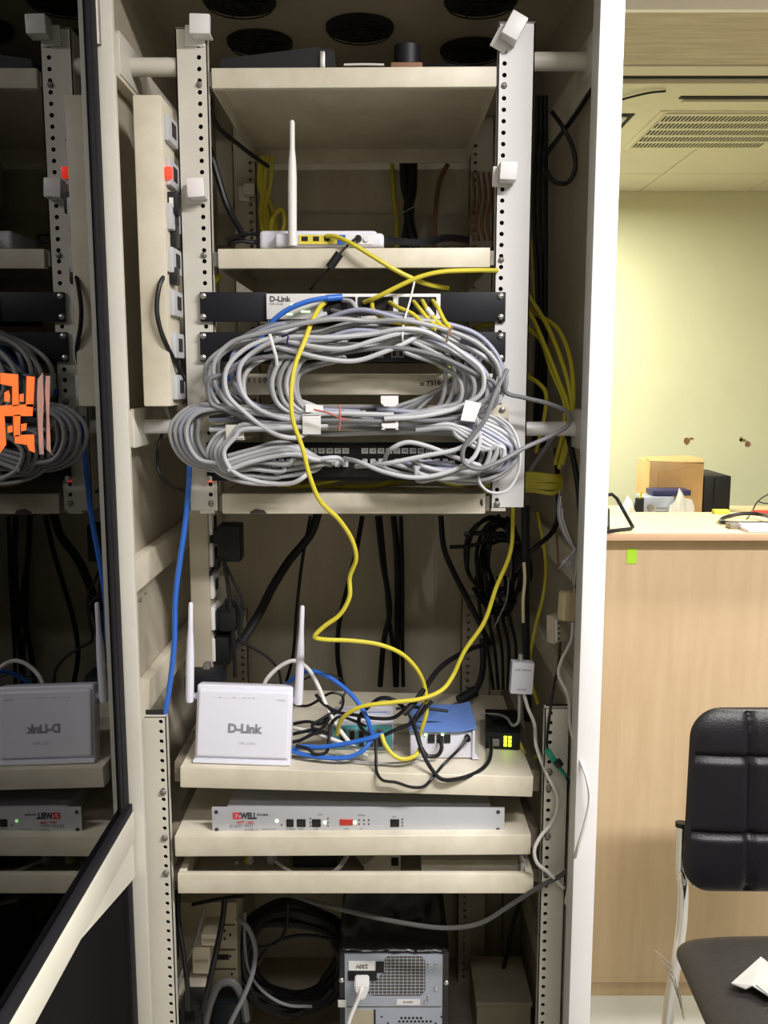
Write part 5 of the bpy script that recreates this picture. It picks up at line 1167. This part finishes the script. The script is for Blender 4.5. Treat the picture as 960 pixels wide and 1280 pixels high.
DL = [('black cable bowing down along the lower left rail', [(222, 1112, 1.50), (223, 1150, 1.48), (229, 1190, 1.47), (234, 1230, 1.48), (236, 1262, 1.51)], .0046, 'black_cable'),
      ('black cable crossing in front of the yellowed case', [(281, 1122, 1.55), (278, 1150, 1.54), (271, 1185, 1.53), (262, 1225, 1.525), (253, 1265, 1.525)], .0052, 'black_cable'),
      ('thin dark cable left of the yellowed case', [(256, 1130, 1.56), (248, 1165, 1.55), (236, 1195, 1.55), (226, 1220, 1.54), (220, 1255, 1.54)], .0024, 'dark_grey_cable'),
      ('grey cable bowed right of the yellowed case', [(296, 1146, 1.58), (310, 1160, 1.57), (319, 1185, 1.56), (316, 1215, 1.55), (305, 1245, 1.54), (290, 1275, 1.53), (280, 1300, 1.53)], .0046, 'dark_grey_cable'),
      ('thin grey cable sagging to the coil foot', [(306, 1140, 1.60), (306, 1180, 1.60), (312, 1215, 1.60), (330, 1240, 1.60), (358, 1256, 1.60), (390, 1258, 1.60)], .0030, 'dark_grey_cable'),
      ('thick dark cable arched before the yellowed case', [(255, 1285, 1.55), (264, 1250, 1.55), (275, 1230, 1.55), (290, 1228, 1.55), (302, 1245, 1.55), (308, 1275, 1.55)], .0075, 'charcoal_cable'),
      ('black cable lying on top of the yellowed case', [(240, 1131, 1.60), (262, 1126, 1.60), (285, 1122, 1.60), (305, 1120, 1.60)], .0035, 'black_cable')]
for l, sq, r, m in DL: cable(l, sq, r, m, name='power_cable')
# coil of thick black cable hung in the lower bay
cc = at(366, 1196, 1.72)
for i in range(10):
    rx, rz_ = .105 + j(.020), .105 + j(.018)
    P = []
    for k in range(17):
        a = k * math.pi / 8 + i * .7
        P.append(Vector((cc.x + rx * math.cos(a) + j(.006), 1.70 + .012 * (i % 4) + j(.004), cc.z + rz_ * math.sin(a) + j(.005))))
    cable('black turn of the big cable coil in the lower bay', P, .0085, 'black_cable', name='cable_coil', cat='cable', group='turns of the big black coil', world=True)
cable('black cable slung across the opening of the big coil', [(318, 1184, 1.66), (335, 1183, 1.66), (350, 1175, 1.66), (358, 1158, 1.66), (360, 1130, 1.66)], .0035, 'black_cable', name='power_cable')
cable('black cable arched inside the big coil', [(322, 1205, 1.67), (335, 1185, 1.67), (360, 1172, 1.67), (390, 1170, 1.67), (415, 1175, 1.67)], .0040, 'black_cable', name='power_cable')
cable('dark grey cable drooping under the tray to the right rail', [(380, 1124, 1.50), (440, 1140, 1.47), (500, 1153, 1.45), (560, 1160, 1.44), (600, 1154, 1.43), (640, 1130, 1.42), (675, 1108, 1.405), (700, 1095, 1.40), (715, 1082, 1.40)], .0040, 'charcoal_cable', name='power_cable')
# lower right depth: dark cloth-like box and small box
X0, X1 = at(596, 1260, 1.75).x, at(664, 1260, 1.75).x
o = single('junction_box', MB().box(X0, X1, 1.75, 1.90, z6, at(630, 1254, 1.75).z, .003), 'beige_box', 'dim grey box on the cabinet floor at the lower right', 'box')
part('lid', MB().box(X0 - .002, X1 + .002, 1.748, 1.902, at(630, 1258, 1.75).z, at(630, 1252, 1.75).z, .001), 'beige_box', o)
cable('black cable hanging in the dim lower right corner', [(650, 1125, 1.85), (640, 1160, 1.85), (632, 1200, 1.86), (620, 1245, 1.86)], .0045, 'black_cable', name='power_cable')

# ================================================================== COUNTER
YK = 2.0
zk = at(860, 666, YK - .03).z
t = thing('wooden_counter', 'light wood veneer counter with a pale top right of the cabinet', 'counter', (1.3, 2.15, 0))
kx0, kx1, kd = .36, 2.4, 2.285
part('top', MB().box(kx0, kx1, YK - .03, kd, zk - .016, zk, .001), 'wood_top', t)
part('top_edge', MB().box(kx0, kx1, YK - .034, YK - .0302, zk - .017, zk - .001, .0008), 'wood_edge', t)
zpl = at(800, 1228, YK).z
for i, (a, b) in enumerate(((kx0, 1.36), (1.364, kx1))):
    part('front_panel', MB().box(a, b, YK, YK + .018, zpl + .012, zk - .024), 'wood', t, False)
part('shadow_gap', MB().box(kx0, kx1, YK + .003, YK + .02, zk - .024, zk - .0165), 'wood_edge', t, False)
part('plinth', MB().box(kx0, kx1, YK + .001, YK + .018, 0.0, zpl - .002), 'wood', t, False)
part('skirting', MB().box(kx0, kx1, YK - .001, YK + .018, zpl, zpl + .011), 'wood', t, False)
part('end_panel', MB().box(kx0, kx0 + .018, YK + .018, kd - .01, 0, zk - .017), 'wood', t, False)
part('back_panel', MB().box(kx0 + .018, kx1, kd - .028, kd - .01, 0, zk - .017), 'wood', t, False)
p = at(789.5, 695, YK)
single('sticky_note', MB().box(p.x - .011, p.x + .011, YK - .0015, YK - .0005, p.z - .017, p.z + .017), 'lime', 'lime green sticky note on the counter front', 'sticky note', smooth=False)
# bent black stand on the counter
st = thing('stand', 'bent black metal stand on the counter beside the post', 'stand', (at(775, 655, 2.08).x, 2.08, zk))
def kp(px, py, Y): return at(px, py, Y)
part('frame', MB().tube([kp(748, 620, 2.10), kp(765, 618, 2.10), kp(771, 623, 2.09), at_z(791, 659, zk + .005), at_z(788, 661, zk + .005), at_z(750, 665, zk + .005)], .0042, 8), 'black_metal', st)
part('crossbar', MB().tube([kp(760, 637, 2.12), at_z(760, 661, zk + .004)], .004, 8), 'black_metal', st)
# bundle of black cable and white card at the right of the counter
cable('flat black cable loop on the right of the counter', [at_z(975, 655, zk + .02) , at(950, 643, 2.16), at(930, 642, 2.18), at(912, 645, 2.18), at_z(901, 650, zk + .006), at_z(905, 653, zk + .006), at_z(925, 654, zk + .006), at_z(975, 654, zk + .006)], .0045, 'black_cable', name='power_cable', world=True)
cd = single('card_stack', MB().box(at_z(930, 664, zk).x, at_z(990, 664, zk).x, at_z(940, 666, zk).y, at_z(940, 659, zk).y + .03, zk + .0005, zk + .008, .002), 'white_plastic', 'white flat stick with a dark clip on the counter', 'card')
cl = at_z(922, 660, zk)
part('clip', MB().box(cl.x - .024, at_z(930, 664, zk).x + .004, cl.y - .02, cl.y + .012, zk + .001, zk + .012, .002), 'steel_dull', cd)
single('red_box', MB().box(at(942, 646, 2.24).x, at(985, 646, 2.24).x, 2.22, 2.26, zk + .0005, at(950, 640, 2.22).z, .003), 'red_plastic', 'red object at the far right of the counter', 'box')
cable('thin black wire standing up behind the counter cable', [at_z(934, 648, zk + .004), at(940, 640, 2.26), at(947, 627, 2.26), at(960, 618, 2.26), at(975, 612, 2.26)], .0016, 'black_cable', name='wire', world=True)
cable('second thin black wire behind the counter cable', [at(948, 627, 2.25), at(955, 629, 2.25), at(970, 630, 2.25)], .0016, 'black_cable', name='wire', world=True)
single('yellow_note', MB().box(at(893, 645, 2.25).x, at(912, 645, 2.25).x, 2.25, 2.27, zk + .0005, zk + .010, .001), 'port_yellow', 'yellow pad behind the counter cable loop', 'note pad')

# ================================================================== BACK DESK AND THINGS ON IT
zd = .80
YD = 4.0
bd = thing('back_desk', 'low desk behind the counter carrying the carton', 'desk', (1.9, 4.3, 0))
part('desk_top', MB().box(.7, 3.3, 3.85, 4.75, zd - .03, zd, .003), 'wood_top', bd)
for xx in (.74, 3.22): part('side_panel', MB().box(xx, xx + .03, 3.9, 4.7, 0, zd - .031), 'wood', bd)
x0, x1 = at(811, 610, 4.25).x, at(879, 610, 4.25).x
z1 = at(845, 577, 4.25).z
MBX = Matrix.Identity(4)
t = thing('carton', 'brown cardboard carton wrapped in shiny tape on the far desk', 'carton', ((x0 + x1) / 2, 4.35, zd))
part('body', MB().box(x0, x1, 4.25, 4.47, zd + .0005, z1, .006), 'carton', t)
part('flap', MB().prism([(x0, 4.25, z1), (x1, 4.25, z1 - .01), (x1 + .012, 4.32, z1 + .006), (x1 - .02, 4.40, z1 + .012), (x0 + .01, 4.38, z1 + .010)], (0, 0, .004)), 'carton', t)
part('tape', MB().prism([(x0 + .04, 4.246, z1 - .05), (x1 - .02, 4.246, z1 - .02), (x1 - .04, 4.246, z1 - .13), (x0 + .05, 4.246, z1 - .18)], (0, .004, 0)), 'carton', t)
x0, x1, _, z1 = prect(879.5, 595, 913, 640, 4.3)
t = thing('desktop_tower', 'black tower unit beside the carton on the far desk', 'computer', ((x0 + x1) / 2, 4.4, zd))
part('case', MB().box(x0, x1, 4.30, 4.62, zd + .0005, z1, .004), 'black_plastic', t)
part('front_bezel', MB().box(x0 + .045, x0 + .052, 4.296, 4.302, zd + .01, z1 - .01), 'black_gloss', t)
x0, x1, z0, z1 = prect(803, 621, 843, 645, 4.1)
t = thing('electronics_box', 'grey metal electronics box before the carton on the far desk', 'device', ((x0 + x1) / 2, 4.15, zd))
part('case', MB().box(x0, x1, 4.10, 4.23, zd + .0005, z1, .004), 'galv', t)
part('knob', MB().cyl((at(813, 634, 4.1).x, 4.085, at(813, 634, 4.1).z), (at(813, 634, 4.1).x, 4.1, at(813, 634, 4.1).z), .014), 'steel_dull', t)
part('bracket', MB().box(x0 - .03, x0 + .006, 4.095, 4.12, z1 - .08, z1 - .005, .004), 'black_plastic', t)
for i in range(3): part('vent', MB().box(at(820, 634, 4.1).x, at(833, 634, 4.1).x, 4.098, 4.101, z1 - .055 - i * .018, z1 - .048 - i * .018), 'steel_dull', t, False)
x0, x1, z0, z1 = prect(816, 613, 864, 622, 4.12)
t = single('navy_case', MB().box(x0, x1, 4.12, 4.235, at(830, 621, 4.1).z + .002, z1, .004), 'navy', 'navy blue case lying on the grey electronics box', 'case')
def crumple(name, label, cat, c, rx, ry, rz, m, base):
    t_ = bmesh.new(); bmesh.ops.create_icosphere(t_, subdivisions=3, radius=1)
    rr = random.Random(hash(label) % 1000)
    for v in t_.verts:
        n_ = 1 + .16 * math.sin(7 * v.co.x + 3 * v.co.z) + .12 * math.sin(9 * v.co.y - 5 * v.co.x)
        v.co = Vector((c[0] + v.co.x * rx * n_, c[1] + v.co.y * ry * n_, max(base + .0005, c[2] + v.co.z * rz * n_)))
    mb = MB(); mb._add(t_); return single(name, mb, m, label, cat)
p = at(790, 640, 4.12); crumple('plastic_bag', 'white crumpled plastic bag left of the electronics box', 'bag', (p.x, 4.15, p.z - .03), .055, .06, .085, 'paper', zd)
p = at(850, 636, 4.07); crumple('plastic_bag', 'white plastic bag hanging over the electronics box corner', 'bag', (p.x, 4.05, p.z - .06), .05, .03, .13, 'paper', zd)
cable('yellow wire sticking up beside the electronics box', [at(797, 628, 4.1), at(800, 622, 4.1), at(802, 615, 4.1)], .005, 'yellow_cable', name='wire', world=True)

# ================================================================== CHAIR
t = thing('office_chair', 'black padded chair with chrome frame before the wooden counter', 'chair', (.76, 1.45, 0))
cxm = .775
Yb = 1.585
zb1, zb0 = at(900, 896, Yb).z, at(900, 1117, Yb).z
bx0 = at(858, 1040, Yb).x; bw = cxm - bx0
# pad: rounded slab, top narrower and leaning back
def pad(W0, W1, H, D, r, M, m, name, parent, nz=24, nx=20, groove_x=(), groove_z=()):
    t_ = bmesh.new(); rows = []
    def half(v):
        s = v / H
        w = W0 + (W1 - W0) * s
        d = min(v, H - v)
        if d < r: w -= r - math.sqrt(max(0, r * r - (r - d) ** 2))
        return w
    F_, B_ = [], []
    for a in range(nz + 1):
        v = H * (0.5 - 0.5 * math.cos(math.pi * a / nz)); hw = half(min(max(v, 1e-4), H - 1e-4)); fr, bk = [], []
        for b in range(nx + 1):
            u = -math.cos(math.pi * b / nx)
            x = u * hw
            e = (1 - abs(u) ** 5) * (1 - abs(2 * v / H - 1) ** 7)
            dd = D * .5 * max(e, 0) ** .55
            for gx in groove_x: dd -= .008 * math.exp(-((x - gx) / .007) ** 2) * (1 if dd > .01 else 0)
            for gz in groove_z: dd -= .008 * math.exp(-((v - gz) / .007) ** 2) * (1 if dd > .01 else 0)
            fr.append(t_.verts.new((x, -dd, v))); bk.append(t_.verts.new((x, D * .5 * max(e, 0) ** .55, v)))
        F_.append(fr); B_.append(bk)
    for a in range(nz):
        for b in range(nx):
            t_.faces.new((F_[a][b], F_[a][b + 1], F_[a + 1][b + 1], F_[a + 1][b])); t_.faces.new((B_[a][b], B_[a + 1][b], B_[a + 1][b + 1], B_[a][b + 1]))
    bmesh.ops.remove_doubles(t_, verts=t_.verts[:], dist=1e-5)
    bmesh.ops.recalc_face_normals(t_, faces=t_.faces[:])
    mb = MB(); mb._add(t_, M); part(name, mb, m, parent)
Hh = zb1 - zb0
Mb = Matrix.Translation((cxm, Yb, zb0 + .005)) @ Matrix.Rotation(-.12, 4, 'X')
gx = [at(944, 1000, Yb - .02).x - cxm, -(at(944, 1000, Yb - .02).x - cxm)]
gz = [at(900, 960, Yb - .02).z - zb0, at(900, 1053, Yb - .02).z - zb0]
pad(bw + .004, bw - .012, Hh, .05, .055, Mb, 'leather', 'backrest', t, 110, 90, gx, gz)
zs = at(900, 1148, 1.52).z
zcap = at(852, 1032, Yb + .06).z
Ms = Matrix.Translation((cxm, 1.50, zs - .03)) @ Matrix.Rotation(math.pi / 2 + .02, 4, 'X')
pad(bw + .050, bw + .066, .44, .065, .05, Ms, 'leather_seat', 'seat', t, 48, 64, [gx[0], gx[1]], [.075, .33])
def leg(P, r=.011): return MB().tube(smooth_path([Vector(p) for p in P], 6), r, 12)
for s in (-1, 1):
    X = cxm + s * (bw - .012)
    part('back_post', leg([(X, Yb + .060, zcap), (X, Yb + .052, zb0), (X, Yb + .045, zs + .02), (X, Yb + .035, zs - .06), (X + s * .02, Yb + .02, .28), (X + s * .05, 1.56, .012)]), 'chrome', t)
    part('front_leg', leg([(X, 1.50, zs - .07), (X, 1.30, zs - .075), (X, 1.11, zs - .085), (X + s * .01, 1.075, zs - .12), (X + s * .02, 1.06, .012)]), 'chrome', t)
    part('foot', MB().cyl((X + s * .05, 1.56, 0), (X + s * .05, 1.56, .02), .014), 'black_plastic', t)
    part('foot', MB().cyl((X + s * .02, 1.06, 0), (X + s * .02, 1.06, .02), .014), 'black_plastic', t)
    part('post_cap', MB().cyl((X, Yb + .060, zcap - .002), (X, Yb + .061, zcap + .006), .0125), 'black_plastic', t)
    part('back_bracket', MB().box(X - s * .016 - .005, X - s * .016 + .005, Yb + .018, Yb + .03, zs + .01, zb0 + .06, .003), 'chrome', t)
part('seat_frame', MB().box(cxm - bw, cxm + bw, 1.12, 1.49, zs - .066, zs - .056), 'black_metal', t)
# crumpled clear film and paper on the chair
P = [at_z(914, 1230, zs + .006), at_z(951, 1197, zs + .008), at_z(975, 1215, zs + .012), at_z(985, 1245, zs + .008), at_z(962, 1247, zs + .010), at_z(940, 1233, zs + .012), at_z(932, 1237, zs + .006)]
o = single('wrapper', MB().prism(P, (0, 0, .002)), 'clear_film', 'crumpled clear wrapper lying on the chair seat', 'wrapper', smooth=False)
part('fold', MB().prism([at_z(945, 1232, zs + .014), at_z(962, 1226, zs + .020), at_z(980, 1236, zs + .016), at_z(960, 1244, zs + .012)], (0, 0, .002)), 'clear_film', o, False)
mb = MB(); 
for i in range(7):
    a = at(818 + i * 5, 1190 + i * 7 + j(4), 1.46); b = at(838 + i * 2.5, 1205 + i * 11, 1.45)
    mb.prism([a, b, b + Vector((.006, .004, -.012)), a + Vector((.004, .006, -.006))], (0, .0012, 0))
single('film_scrap', mb, 'clear_film', 'torn clear film hanging off the left side of the chair seat', 'film', smooth=False)
